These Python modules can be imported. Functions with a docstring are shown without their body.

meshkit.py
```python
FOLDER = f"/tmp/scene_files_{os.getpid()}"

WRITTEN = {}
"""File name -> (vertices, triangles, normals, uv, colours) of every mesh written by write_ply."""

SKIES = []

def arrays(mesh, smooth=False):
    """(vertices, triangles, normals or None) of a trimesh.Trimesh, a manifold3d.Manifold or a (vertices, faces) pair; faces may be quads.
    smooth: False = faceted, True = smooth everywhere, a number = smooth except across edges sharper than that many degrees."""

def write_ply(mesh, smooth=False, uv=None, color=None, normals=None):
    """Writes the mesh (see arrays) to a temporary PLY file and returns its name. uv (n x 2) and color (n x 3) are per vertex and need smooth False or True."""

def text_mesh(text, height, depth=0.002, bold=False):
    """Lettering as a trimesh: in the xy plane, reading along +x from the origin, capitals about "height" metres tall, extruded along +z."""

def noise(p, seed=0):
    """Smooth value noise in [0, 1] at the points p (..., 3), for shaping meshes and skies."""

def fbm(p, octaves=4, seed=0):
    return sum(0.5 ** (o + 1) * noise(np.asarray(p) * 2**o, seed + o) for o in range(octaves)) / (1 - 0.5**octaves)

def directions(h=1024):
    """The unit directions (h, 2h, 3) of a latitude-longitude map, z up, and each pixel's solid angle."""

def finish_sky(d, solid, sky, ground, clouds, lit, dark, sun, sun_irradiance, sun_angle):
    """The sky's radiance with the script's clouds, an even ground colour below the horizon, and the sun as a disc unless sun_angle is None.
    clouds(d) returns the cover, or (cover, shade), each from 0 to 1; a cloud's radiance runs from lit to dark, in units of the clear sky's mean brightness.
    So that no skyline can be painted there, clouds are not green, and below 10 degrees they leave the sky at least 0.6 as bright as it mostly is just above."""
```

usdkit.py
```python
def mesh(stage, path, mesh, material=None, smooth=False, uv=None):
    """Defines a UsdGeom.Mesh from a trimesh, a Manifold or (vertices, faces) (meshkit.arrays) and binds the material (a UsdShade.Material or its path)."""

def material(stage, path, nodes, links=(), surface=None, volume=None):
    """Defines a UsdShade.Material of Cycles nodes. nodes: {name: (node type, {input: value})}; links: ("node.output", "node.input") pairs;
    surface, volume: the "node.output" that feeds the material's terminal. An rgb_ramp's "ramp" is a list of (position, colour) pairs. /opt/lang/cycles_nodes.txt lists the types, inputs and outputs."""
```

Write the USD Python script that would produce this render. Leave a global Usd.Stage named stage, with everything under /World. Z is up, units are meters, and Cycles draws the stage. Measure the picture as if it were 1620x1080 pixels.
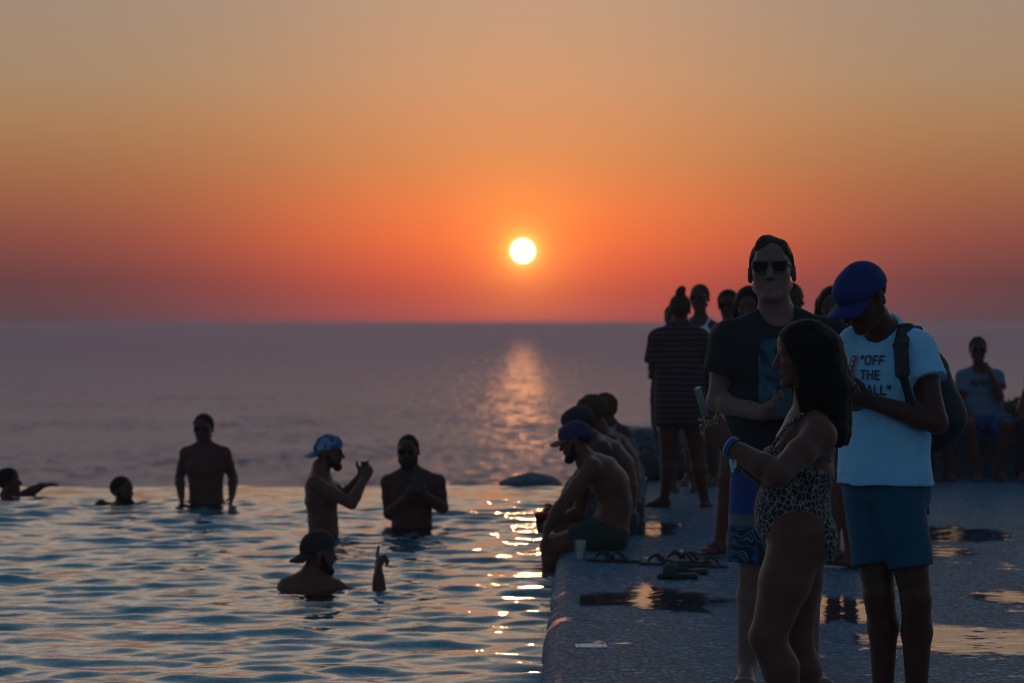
import math, numpy as np, trimesh, usdkit, meshkit, shapely
from shapely import affinity
from shapely.geometry import Polygon, LineString
from pxr import Usd, UsdGeom, UsdLux, UsdShade, Gf, Sdf

# ---------------------------------------------------------------- camera, sky, sun
stage = Usd.Stage.CreateInMemory()
UsdGeom.Xform.Define(stage, '/World')
EYE = 1.5                                   # height of the lens above the deck
cam = UsdGeom.Camera.Define(stage, '/World/camera')
cam.CreateHorizontalApertureAttr(36.0)
cam.CreateVerticalApertureAttr(24.0)
cam.CreateFocalLengthAttr(100.0)
cam.AddTranslateOp().Set(Gf.Vec3d(0, 0, EYE))
cam.AddRotateXOp().Set(90.0)
cam.CreateVerticalApertureOffsetAttr(-0.622)
cam.CreateFStopAttr(5.0)
cam.CreateFocusDistanceAttr(10.8)
cam.CreateExposureAttr(0.0)

SUN_EL, SUN_AZ = 0.02555, 0.00378           # the sun stands 1.5 degrees above the sea, straight ahead
SUN = (math.sin(SUN_AZ) * math.cos(SUN_EL), math.cos(SUN_AZ) * math.cos(SUN_EL), math.sin(SUN_EL))


def lin(r, g, b, s=1.0):
    f = lambda c: (c / 255 / 12.92 if c <= 10 else ((c / 255 + 0.055) / 1.055) ** 2.4) * s
    return (f(r), f(g), f(b))


K = 10.0                                    # the background shader runs at strength 0.1
deg = lambda d: math.sin(math.radians(d)) / 0.5   # ramp coordinate: z / 0.5
EDGE = [(0.0, lin(86, 68, 76)), (deg(.16), lin(90, 69, 76)), (deg(.9), lin(102, 66, 67)), (deg(1.7), lin(132, 76, 68)),
        (deg(2.7), lin(154, 99, 71)), (deg(4.0), lin(168, 125, 88)), (deg(4.9), lin(165, 136, 106)), (deg(6.4), lin(162, 138, 119)), (deg(7.3), lin(174, 152, 132)),
        (deg(9.0), lin(206, 183, 160)), (deg(11.5), lin(236, 211, 188)), (deg(14.5), lin(208, 190, 174)), (deg(19), lin(150, 156, 166)), (deg(29.9), lin(165, 170, 180))]
CORE = [(0.0, lin(180, 84, 80)), (deg(.16), lin(188, 85, 76)), (deg(.65), lin(205, 87, 67)), (deg(1.15), lin(232, 100, 65)),
        (deg(1.7), lin(250, 116, 64)), (deg(2.3), lin(248, 128, 70)), (deg(3.3), lin(226, 142, 86)), (deg(4.9), lin(211, 153, 112)),
        (deg(6.4), lin(196, 156, 125)), (deg(7.3), lin(203, 164, 134)), (deg(9.0), lin(224, 186, 154)), (deg(11.5), lin(246, 210, 180)), (deg(14.5), lin(216, 192, 172)), (deg(19), lin(154, 158, 166)),
        (deg(29.9), lin(172, 175, 182))]
sky_mat = usdkit.material(stage, '/World/Looks/dusk_sky', {
    'sky': ('sky_texture', {'sky_type': 'single_scattering', 'sun_disc': False, 'sun_elevation': SUN_EL, 'sun_rotation': SUN_AZ,
                            'altitude': 0.0, 'air_density': 1.0, 'aerosol_density': 2.0, 'ozone_density': 1.5}),
    'dir': ('texture_coordinate', {}), 'xyz': ('separate_xyz', {}),
    'fac': ('math', {'math_type': 'multiply', 'value2': 2.0, 'use_clamp': True}),
    'edge': ('rgb_ramp', {'ramp': EDGE}), 'core': ('rgb_ramp', {'ramp': CORE}),
    'flat': ('vector_math', {'math_type': 'multiply', 'vector2': (1, 1, 0)}),
    'unit': ('vector_math', {'math_type': 'normalize'}),
    'dot': ('vector_math', {'math_type': 'dot_product', 'vector2': (math.sin(SUN_AZ), math.cos(SUN_AZ), 0)}),
    'az': ('math', {'math_type': 'arccosine'}),
    'a1': ('math', {'math_type': 'divide', 'value2': math.radians(5.5)}),
    'a2': ('math', {'math_type': 'multiply'}),
    'a3': ('math', {'math_type': 'multiply', 'value2': -1.0}),
    'g': ('math', {'math_type': 'exponent'}),
    'band': ('mix_color', {'use_clamp': False}),
    # the warm band fades into the blue dome above and away from the sun
    'lift': ('map_range', {'range_type': 'smoothstep', 'from_min': 0.15, 'from_max': 0.38, 'to_min': 1.0, 'to_max': 0.0, 'clamp': True}),
    'turn': ('map_range', {'range_type': 'smoothstep', 'from_min': 0.25, 'from_max': 1.25, 'to_min': 1.0, 'to_max': 0.0, 'clamp': True}),
    'low': ('math', {'math_type': 'multiply'}),
    'dome': ('mix_color', {'blend_type': 'multiply', 'fac': 1.0, 'b': (1.2, 1.6, 1.9), 'use_clamp': False}),
    'multi': ('vector_math', {'math_type': 'add', 'vector2': (0.010 * K, 0.030 * K, 0.052 * K)}),   # light scattered more than once
    'bandk': ('vector_math', {'math_type': 'scale', 'scale': K}),
    'all': ('mix_color', {'use_clamp': False}),
    # sun disc and aureole
    'sdot': ('vector_math', {'math_type': 'dot_product', 'vector2': SUN}),
    'sang': ('math', {'math_type': 'arccosine'}),
    'disc': ('map_range', {'range_type': 'smoothstep', 'from_min': 0.0039, 'from_max': 0.0044, 'to_min': 1.0, 'to_max': 0.0, 'clamp': True}),
    'h1': ('math', {'math_type': 'divide', 'value2': -0.011}),
    'halo': ('math', {'math_type': 'exponent'}),
    'h2': ('math', {'math_type': 'divide', 'value2': -0.0021}), 'ring': ('math', {'math_type': 'exponent'}),
    'ringc': ('vector_math', {'math_type': 'scale', 'vector1': (4.5 * K, 3.3 * K, 0.6 * K)}), 'add3': ('vector_math', {'math_type': 'add'}),
    'haloc': ('vector_math', {'math_type': 'scale', 'vector1': (0.75 * K, 0.33 * K, 0.03 * K)}),
    'discc': ('vector_math', {'math_type': 'scale', 'vector1': (2.6 * K, 2.4 * K, 2.3 * K)}),
    'add1': ('vector_math', {'math_type': 'add'}), 'add2': ('vector_math', {'math_type': 'add'}),
    'bg': ('background_shader', {'strength': 0.1})},
    [('dir.generated', 'xyz.vector'), ('xyz.z', 'fac.value1'), ('fac.value', 'edge.fac'), ('fac.value', 'core.fac'),
     ('dir.generated', 'flat.vector1'), ('flat.vector', 'unit.vector1'), ('unit.vector', 'dot.vector1'), ('dot.value', 'az.value1'),
     ('az.value', 'a1.value1'), ('a1.value', 'a2.value1'), ('a1.value', 'a2.value2'), ('a2.value', 'a3.value1'), ('a3.value', 'g.value1'),
     ('g.value', 'band.fac'), ('edge.color', 'band.a'), ('core.color', 'band.b'), ('xyz.z', 'lift.value'), ('az.value', 'turn.value'),
     ('lift.result', 'low.value1'), ('turn.result', 'low.value2'), ('sky.color', 'dome.a'), ('band.result', 'bandk.vector1'),
     ('low.value', 'all.fac'), ('dome.result', 'multi.vector1'), ('multi.vector', 'all.a'), ('bandk.vector', 'all.b'),
     ('dir.generated', 'sdot.vector1'), ('sdot.value', 'sang.value1'), ('sang.value', 'disc.value'), ('sang.value', 'h1.value1'),
     ('h1.value', 'halo.value1'), ('halo.value', 'haloc.scale'), ('disc.result', 'discc.scale'),
     ('all.result', 'add1.vector1'), ('haloc.vector', 'add1.vector2'), ('add1.vector', 'add2.vector1'), ('discc.vector', 'add2.vector2'),
     ('sang.value', 'h2.value1'), ('h2.value', 'ring.value1'), ('ring.value', 'ringc.scale'), ('add2.vector', 'add3.vector1'), ('ringc.vector', 'add3.vector2'), ('add3.vector', 'bg.color')], surface='bg.background')
dome = UsdLux.DomeLight.Define(stage, '/World/sky')
UsdShade.MaterialBindingAPI.Apply(dome.GetPrim()).Bind(sky_mat)
sun = UsdLux.DistantLight.Define(stage, '/World/sun')
sun.CreateNormalizeAttr(True)
sun.CreateIntensityAttr(0.03)
sun.CreateAngleAttr(0.53)
sun.CreateColorAttr(Gf.Vec3f(1.0, 0.37, 0.12))
sun.AddRotateZOp().Set(-math.degrees(SUN_AZ))
sun.AddRotateXOp().Set(-(90 - math.degrees(SUN_EL)))
# ---------------------------------------------------------------- naming and materials
_used = {}


def numbered(name):
    k = _used.get(name, 0)
    _used[name] = k + 1
    return name if k == 0 else f'{name}_{k:03d}'


def data(prim, **kw):
    for k, v in kw.items():
        if v:
            prim.SetCustomDataByKey(k, v)


def thing(name, label, category, base=(0, 0, 0), group=None):
    x = UsdGeom.Xform.Define(stage, '/World/' + numbered(name))
    x.AddTranslateOp().Set(Gf.Vec3d(*map(float, base)))
    data(x.GetPrim(), label=label, category=category, group=group)
    return x


def part(parent, name, mesh, mat, smooth=True, label=None, kind=None, base=None):
    """A mesh below a thing; the vertices are given in world coordinates and stored relative to the thing's base."""
    path = str(parent.GetPath())
    p = f'{path}/{numbered(path + "/" + name).split("/")[-1]}'
    v, f = (np.asarray(mesh.vertices), np.asarray(mesh.faces)) if hasattr(mesh, 'vertices') else mesh
    if base is None:
        q, base = parent.GetPrim(), np.zeros(3)
        while q.GetPath() != Sdf.Path('/World'):
            t = q.GetAttribute('xformOp:translate').Get()
            base = base + (np.array(t) if t is not None else 0)
            q = q.GetParent()
    m = usdkit.mesh(stage, p, (np.asarray(v, float) - base, f), mat, smooth=smooth)
    data(m.GetPrim(), label=label, kind=kind)
    return m


def structure(name, mesh, mat, smooth=False, kind='structure', label=None, category=None):
    m = usdkit.mesh(stage, '/World/' + numbered(name), mesh, mat, smooth=smooth)
    data(m.GetPrim(), kind=kind, label=label, category=category)
    return m


_mats = {}


def plain(name, color, rough=0.6, spec=0.5, noise=0.0, scale=30.0, bump=0.0, bump_scale=120.0, metallic=0.0, sheen=0.0):
    """A principled material whose colour is broken up by noise, with a fine relief."""
    if name in _mats:
        return _mats[name]
    c = np.array(color, float)
    nodes = {'tc': ('texture_coordinate', {}),
             'n': ('noise_texture', {'scale': scale, 'detail': 4.0}),
             'r': ('rgb_ramp', {'ramp': [(0.25, tuple(c * (1 - noise))), (0.75, tuple(np.minimum(c * (1 + noise), 1)))]}),
             'p': ('principled_bsdf', {'roughness': rough, 'specular_ior_level': spec, 'metallic': metallic, 'sheen_weight': sheen})}
    links = [('tc.object', 'n.vector'), ('n.fac', 'r.fac'), ('r.color', 'p.base_color')]
    if bump:
        nodes['n2'] = ('noise_texture', {'scale': bump_scale, 'detail': 3.0})
        nodes['b'] = ('bump', {'strength': 1.0, 'distance': bump})
        links += [('tc.object', 'n2.vector'), ('n2.fac', 'b.height'), ('b.normal', 'p.normal')]
    _mats[name] = usdkit.material(stage, '/World/Looks/' + name, nodes, links, surface='p.BSDF')
    return _mats[name]


# ---------------------------------------------------------------- sea
sea_mat = usdkit.material(stage, '/World/Looks/sea_water', {
    'g': ('geometry', {}),
    'm1': ('mapping', {'scale': (0.42, 0.085, 1)}), 'n1': ('noise_texture', {'scale': 1.0, 'detail': 5.0, 'roughness': 0.55}),
    'm2': ('mapping', {'scale': (0.02, 0.012, 1)}), 'n2': ('noise_texture', {'scale': 1.0, 'detail': 3.0, 'roughness': 0.5}),
    'h': ('math', {'math_type': 'multiply_add', 'value2': 3.0}),
    'b': ('bump', {'strength': 1.0, 'distance': 1.7}),
    'p': ('principled_bsdf', {'base_color': (0.014, 0.034, 0.075), 'roughness': 0.26, 'ior': 1.33, 'specular_ior_level': 0.3})},
    [('g.position', 'm1.vector'), ('m1.vector', 'n1.vector'), ('g.position', 'm2.vector'), ('m2.vector', 'n2.vector'),
     ('n2.fac', 'h.value1'), ('n1.fac', 'h.value3'), ('h.value', 'b.height'), ('b.normal', 'p.normal')], surface='p.BSDF')
SEA_Z = -22.0
R = 40000.0


def sea_height(x, y):
    """Wind sea: short crests over a long swell; the farther off, the less of it the mesh can carry."""
    rng = np.random.default_rng(21)
    z = np.zeros_like(x)
    for i in range(46):
        lam = 2.0 * (4.6 ** rng.random())
        a = rng.normal(0.25, 0.7)
        amp = 0.014 * (lam / 3.0) ** 0.8
        fade = np.clip(lam * 260.0 / y - 0.35, 0, 1)
        kx, ky = math.sin(a) * 2 * math.pi / lam, math.cos(a) * 2 * math.pi / lam
        z += amp * fade * np.sin(kx * x + ky * y + rng.random() * 7 + 1.1 * np.sin(0.23 * kx * y - 0.17 * ky * x))
    return z


inv = np.linspace(1 / 300.0, 1 / 6000.0, 520)
us = np.linspace(-.26, .26, 460)
Yg = 1 / inv
X, Y = us[None, :] * Yg[:, None], np.repeat(Yg[:, None], len(us), 1)
sv = np.stack([X, Y, SEA_Z + sea_height(X, Y)], -1).reshape(-1, 3)
i = np.arange(sv.shape[0]).reshape(X.shape)
sf = np.stack([i[:-1, :-1], i[:-1, 1:], i[1:, 1:], i[1:, :-1]], -1).reshape(-1, 4)
n0 = len(sv)
y0, y1 = Yg[0], Yg[-1]
ov = np.array([[-.26 * y0, y0, SEA_Z], [.26 * y0, y0, SEA_Z], [.26 * y1, y1, SEA_Z], [-.26 * y1, y1, SEA_Z],
               [-R, -600, SEA_Z], [R, -600, SEA_Z], [R, R * 1.3, SEA_Z], [-R, R * 1.3, SEA_Z]])
of = np.array([[4, 5, 1, 0], [5, 6, 2, 1], [6, 7, 3, 2], [7, 4, 0, 3]]) + n0
structure('sea', (np.vstack([sv, ov]), np.vstack([sf, of])), sea_mat, smooth=True)

# ---------------------------------------------------------------- pool and deck
WATER_Z = -0.12
LIP_Y = 28.4
POOL_FLOOR = -1.17
edge_x = lambda y: 0.10 + 0.0272 * (y - 11.88)


def waves(x, y):
    """Height of the choppy pool water: many small swells running every way."""
    rng = np.random.default_rng(5)
    z = np.zeros_like(x)
    for i in range(70):
        lam = 0.19 * (5.0 ** rng.random())
        a = rng.normal(0.10, 0.48)
        amp = 0.0016 * (lam / 0.5) ** 1.0
        kx, ky = math.sin(a) * 2 * math.pi / lam, math.cos(a) * 2 * math.pi / lam
        ph = rng.random() * 7
        s = np.sin(kx * x + ky * y + ph + 0.9 * np.sin(0.31 * kx * y + ph * 3))
        z += amp * (s + 0.25 * np.cos(2 * (kx * x + ky * y + ph)))
    return z


def ripples(x, y, cx, cy, amp, lam, reach):
    r = np.hypot(x - cx, y - cy)
    return amp * np.cos(2 * math.pi * r / lam) * np.exp(-r / reach)


def grid(x0, x1, y0, y1, step, zf):
    xs, ys = np.arange(x0, x1 + step / 2, step), np.arange(y0, y1 + step / 2, step)
    X, Y = np.meshgrid(xs, ys, indexing='ij')
    Z = zf(X, Y)
    n, m = X.shape
    i = np.arange(n * m).reshape(n, m)
    f = np.stack([i[:-1, :-1], i[1:, :-1], i[1:, 1:], i[:-1, 1:]], -1).reshape(-1, 4)
    return np.stack([X, Y, Z], -1).reshape(-1, 3), f


def pool_height(x, y):
    z = waves(x, y) * np.clip((LIP_Y - y) / 3.0, 0.5, 1)
    for c in ((-0.84, 17.3, .006, .16, .35), (-1.25, 17.44, .006, .2, .4), (-1.17, 21.9, .005, .18, .4), (-0.82, 22.7, .005, .2, .4), (-2.75, 25.76, .005, .2, .4), (0.2, 18.6, .005, .15, .3)):
        z = z + ripples(x, y, *c)
    return WATER_Z + z


water_mat = usdkit.material(stage, '/World/Looks/pool_water', {
    'g': ('geometry', {}), 'n': ('noise_texture', {'scale': 13.0, 'detail': 2.0}),
    'b': ('bump', {'strength': 1.0, 'distance': 0.0026}),
    'f': ('fresnel', {'IOR': 1.33}),
    'rf': ('refraction_bsdf', {'color': (0.9, 0.98, 1.0), 'roughness': 0.0, 'IOR': 1.33}),
    'gl': ('glossy_bsdf', {'color': (1, 1, 1), 'roughness': 0.035}),
    'mx': ('mix_closure', {})},
    [('g.position', 'n.vector'), ('n.fac', 'b.height'), ('b.normal', 'f.normal'), ('b.normal', 'rf.normal'), ('b.normal', 'gl.normal'),
     ('f.fac', 'mx.fac'), ('rf.BSDF', 'mx.closure1'), ('gl.BSDF', 'mx.closure2')], surface='mx.closure')
gv, gf = grid(-8.4, 0.66, 8.0, LIP_Y, 0.034, pool_height)
structure('pool_water', (gv, gf), water_mat, smooth=True)


def mosaic(name, base, tile, rough, spec, bump, wet=0.0):
    """Glass mosaic: small uneven tesserae with darker joints, some wet."""
    c = np.array(base)
    nodes = {'g': ('geometry', {}),
             'v': ('voronoi_texture', {'feature': 'f1', 'scale': 1 / tile, 'randomness': 0.8}),
             'e': ('voronoi_texture', {'feature': 'distance_to_edge', 'scale': 1 / tile, 'randomness': 0.8}),
             'j': ('map_range', {'from_min': 0.02, 'from_max': 0.16, 'to_min': 0.0, 'to_max': 1.0, 'clamp': True}),
             's': ('separate_color', {}),
             'r': ('rgb_ramp', {'ramp': [(0, tuple(c * .55)), (0.35, tuple(c * .85)), (0.7, tuple(c * 1.1)), (1, tuple(np.minimum(c * 1.6, 1)))]}),
             'jm': ('mix_color', {'a': tuple(c * .45)}),
             'w': ('noise_texture', {'scale': 0.9, 'detail': 4.0, 'roughness': 0.6}),
             'wr': ('map_range', {'from_min': 0.42, 'from_max': 0.62, 'to_min': rough, 'to_max': max(rough - wet, 0.05), 'clamp': True}),
             'sum': ('math', {'math_type': 'multiply_add', 'value2': 0.8}),
             'b': ('bump', {'strength': 1.0, 'distance': bump}),
             'p': ('principled_bsdf', {'specular_ior_level': spec})}
    links = [('g.position', 'v.vector'), ('g.position', 'e.vector'), ('e.distance', 'j.value'), ('v.color', 's.color'), ('s.r', 'r.fac'),
             ('j.result', 'jm.fac'), ('r.color', 'jm.b'), ('jm.result', 'p.base_color'), ('g.position', 'w.vector'), ('w.fac', 'wr.value'),
             ('wr.result', 'p.roughness'), ('s.g', 'sum.value1'), ('j.result', 'sum.value3'), ('sum.value', 'b.height'), ('b.normal', 'p.normal')]
    return usdkit.material(stage, '/World/Looks/' + name, nodes, links, surface='p.BSDF')


deck_mat = usdkit.material(stage, '/World/Looks/deck_mosaic', {
    'g': ('geometry', {}),
    'm': ('mapping', {'scale': (26, 21, 26)}), 'dn': ('noise_texture', {'scale': 2.2, 'detail': 1.0}), 'dm': ('vector_math', {'math_type': 'multiply_add', 'vector2': (5.0, 5.0, 0)}),
    'v': ('voronoi_texture', {'feature': 'f1', 'scale': 1.0, 'randomness': .75}), 'e': ('voronoi_texture', {'feature': 'distance_to_edge', 'scale': 1.0, 'randomness': .75}),
    's': ('separate_color', {}), 'j': ('map_range', {'from_min': .02, 'from_max': .14, 'to_min': 0, 'to_max': 1, 'clamp': True}),
    'r': ('rgb_ramp', {'ramp': [(0, (.016, .070, .13)), (.35, (.026, .108, .195)), (.7, (.042, .158, .265)), (1, (.09, .25, .38))]}),
    'jm': ('mix_color', {'a': (.018, .052, .085)}),
    'hs': ('math', {'math_type': 'multiply_add', 'value2': 1.2}), 'b': ('bump', {'strength': 1.0, 'distance': .014}),
    'd': ('diffuse_bsdf', {}), 'gl': ('glossy_bsdf', {'color': (1, 1, 1), 'roughness': .34}), 'dg': ('mix_closure', {'fac': .11}),
    'w': ('noise_texture', {'scale': 1.5, 'detail': 7.0, 'roughness': .68}), 'wm': ('map_range', {'from_min': .605, 'from_max': .63, 'to_min': 0, 'to_max': 1, 'clamp': True}),
    'f': ('fresnel', {'IOR': 1.33}), 'ff': ('math', {'math_type': 'multiply'}), 'wb': ('bump', {'strength': 1.0, 'distance': .0015}),
    'wn': ('noise_texture', {'scale': 16.0}), 'film': ('glossy_bsdf', {'color': (1, 1, 1), 'roughness': .05}), 'mx': ('mix_closure', {})},
    [('g.position', 'dn.vector'), ('g.position', 'm.vector'), ('dn.color', 'dm.vector1'), ('m.vector', 'dm.vector3'), ('dm.vector', 'v.vector'), ('dm.vector', 'e.vector'), ('v.color', 's.color'), ('s.r', 'r.fac'), ('e.distance', 'j.value'),
     ('j.result', 'jm.fac'), ('r.color', 'jm.b'), ('jm.result', 'd.color'), ('s.g', 'hs.value1'), ('j.result', 'hs.value3'), ('hs.value', 'b.height'), ('b.normal', 'd.normal'), ('b.normal', 'gl.normal'),
     ('d.BSDF', 'dg.closure1'), ('gl.BSDF', 'dg.closure2'), ('g.position', 'w.vector'), ('w.fac', 'wm.value'), ('wm.result', 'ff.value1'), ('f.fac', 'ff.value2'),
     ('g.position', 'wn.vector'), ('wn.fac', 'wb.height'), ('wb.normal', 'film.normal'), ('wb.normal', 'f.normal'), ('ff.value', 'mx.fac'), ('dg.closure', 'mx.closure1'), ('film.BSDF', 'mx.closure2')], surface='mx.closure')
stone_mat = mosaic('bench_mosaic', (0.085, 0.092, 0.115), 0.03, 0.6, 0.35, 0.008)
pool_mat = mosaic('pool_mosaic', (0.11, 0.72, 0.84), 0.03, 0.6, 0.3, 0.003)


def deck_profile():
    """Cross-section of the deck's rounded edge, from under water up and over to the level top: (distance from the edge, height)."""
    r = 0.11
    pts = [(0.0, -1.2), (0.0, -r)]
    for a in np.linspace(0, math.pi / 2, 12)[1:]:
        pts.append((r - r * math.cos(a), -r + r * math.sin(a)))
    return np.array(pts + [(0.3, 0.0), (1.0, 0.0), (3.0, 0.0), (8.0, 0.0), (20.0, 0.0)])


prof = deck_profile()
ys = np.concatenate([np.linspace(-4, 10, 12), np.linspace(10.4, 28.6, 60)])
dv = np.array([[edge_x(y) + d + (0.006 * math.sin(y * 2.1) + 0.004 * math.sin(y * 5.3) if d < .3 else 0), y, z] for y in ys for d, z in prof])
i = np.arange(len(dv)).reshape(len(ys), len(prof))
df = np.stack([i[:-1, :-1], i[:-1, 1:], i[1:, 1:], i[1:, :-1]], -1).reshape(-1, 4)
structure('pool_deck', (dv, df), deck_mat, smooth=30)
b = trimesh.creation.box(bounds=[[-9, 7, POOL_FLOOR - .3], [0.8, LIP_Y + .3, POOL_FLOOR]])
structure('pool_floor', b, pool_mat)
lip = trimesh.creation.box(bounds=[[-9, LIP_Y - 0.06, POOL_FLOOR - 2], [edge_x(LIP_Y) + .01, LIP_Y + .22, WATER_Z - 0.012]])
structure('pool_wall', lip, pool_mat)
cl = trimesh.creation.box(bounds=[[-12, 28.62, -30], [40, 40, -1.5]])
structure('terrain', cl, plain('cliff_rock', (.1, .09, .08), .9, noise=.4, scale=2))

# ---------------------------------------------------------------- bench: a mosaic seat wall with rounded top and a rounded end
path = [(1.10, 28.75), (1.16, 28.35), (1.40, 28.12), (1.8, 28.05), (3.0, 28.05), (6.0, 28.05), (9.5, 28.05), (12.0, 28.05)]
sec = [(-.26, 0.0), (-.27, .30), (-.255, .40), (-.20, .455), (-.10, .472), (.10, .472), (.20, .45), (.25, .38), (.26, 0.0)]
ring = []
fine = np.array([np.interp(np.linspace(0, 7, 60), range(8), [q[k] for q in path]) for k in (0, 1)]).T
for k, q in enumerate(fine):
    d = fine[min(k + 1, 59)] - fine[max(k - 1, 0)]
    d = d / np.linalg.norm(d)
    nn = np.array([-d[1], d[0]])
    g = min(1.0, .35 + .65 * min(1, k / 9))                      # the end slopes down
    ring.append([[q[0] + nn[0] * a, q[1] + nn[1] * a, z * g + .012 * math.sin(k * .9) * (z > .2)] for a, z in sec])
bv = np.array(ring).reshape(-1, 3)
i = np.arange(60 * 9).reshape(60, 9)
bf = np.stack([i[:-1, :-1], i[1:, :-1], i[1:, 1:], i[:-1, 1:]], -1).reshape(-1, 4)
bench = thing('mosaic_bench', 'long rounded mosaic seat wall along the far edge of the deck', 'bench', (3.0, 28.05, 0))
part(bench, 'seat_wall', (bv, bf[:, ::-1]), stone_mat, smooth=40)
cap_ = np.array([bv[i[0]]]).reshape(-1, 3)
part(bench, 'end_face', (np.vstack([cap_.mean(0), cap_]), np.array([[0, k + 1, k + 2] for k in range(8)])), stone_mat, smooth=False)
# ---------------------------------------------------------------- evening haze over the sea
hz = usdkit.material(stage, '/World/Looks/evening_haze', {'v': ('principled_volume', {'color': (0.33, 0.35, 0.52), 'density': 0.0011, 'anisotropy': 0.7})}, [], volume='v.volume')
structure('haze', trimesh.creation.box(bounds=[[-R - 50, -650, -32], [R + 50, R * 1.3 + 50, 1.97]]), hz, kind='stuff', label='thin reddish evening haze over the sea', category='haze')
# ---------------------------------------------------------------- implicit shapes: smooth unions of tapered, elliptical limbs, turned into one mesh
V = lambda *a: np.array(a, float)
UP = V(0, 0, 1)


def nrm(v):
    v = np.asarray(v, float)
    return v / max(np.linalg.norm(v), 1e-9)


def rad3(r):
    if np.ndim(r) == 0:
        return V(r, r, r)
    return V(*r) if len(r) == 3 else V(r[0], r[1], min(r))


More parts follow.
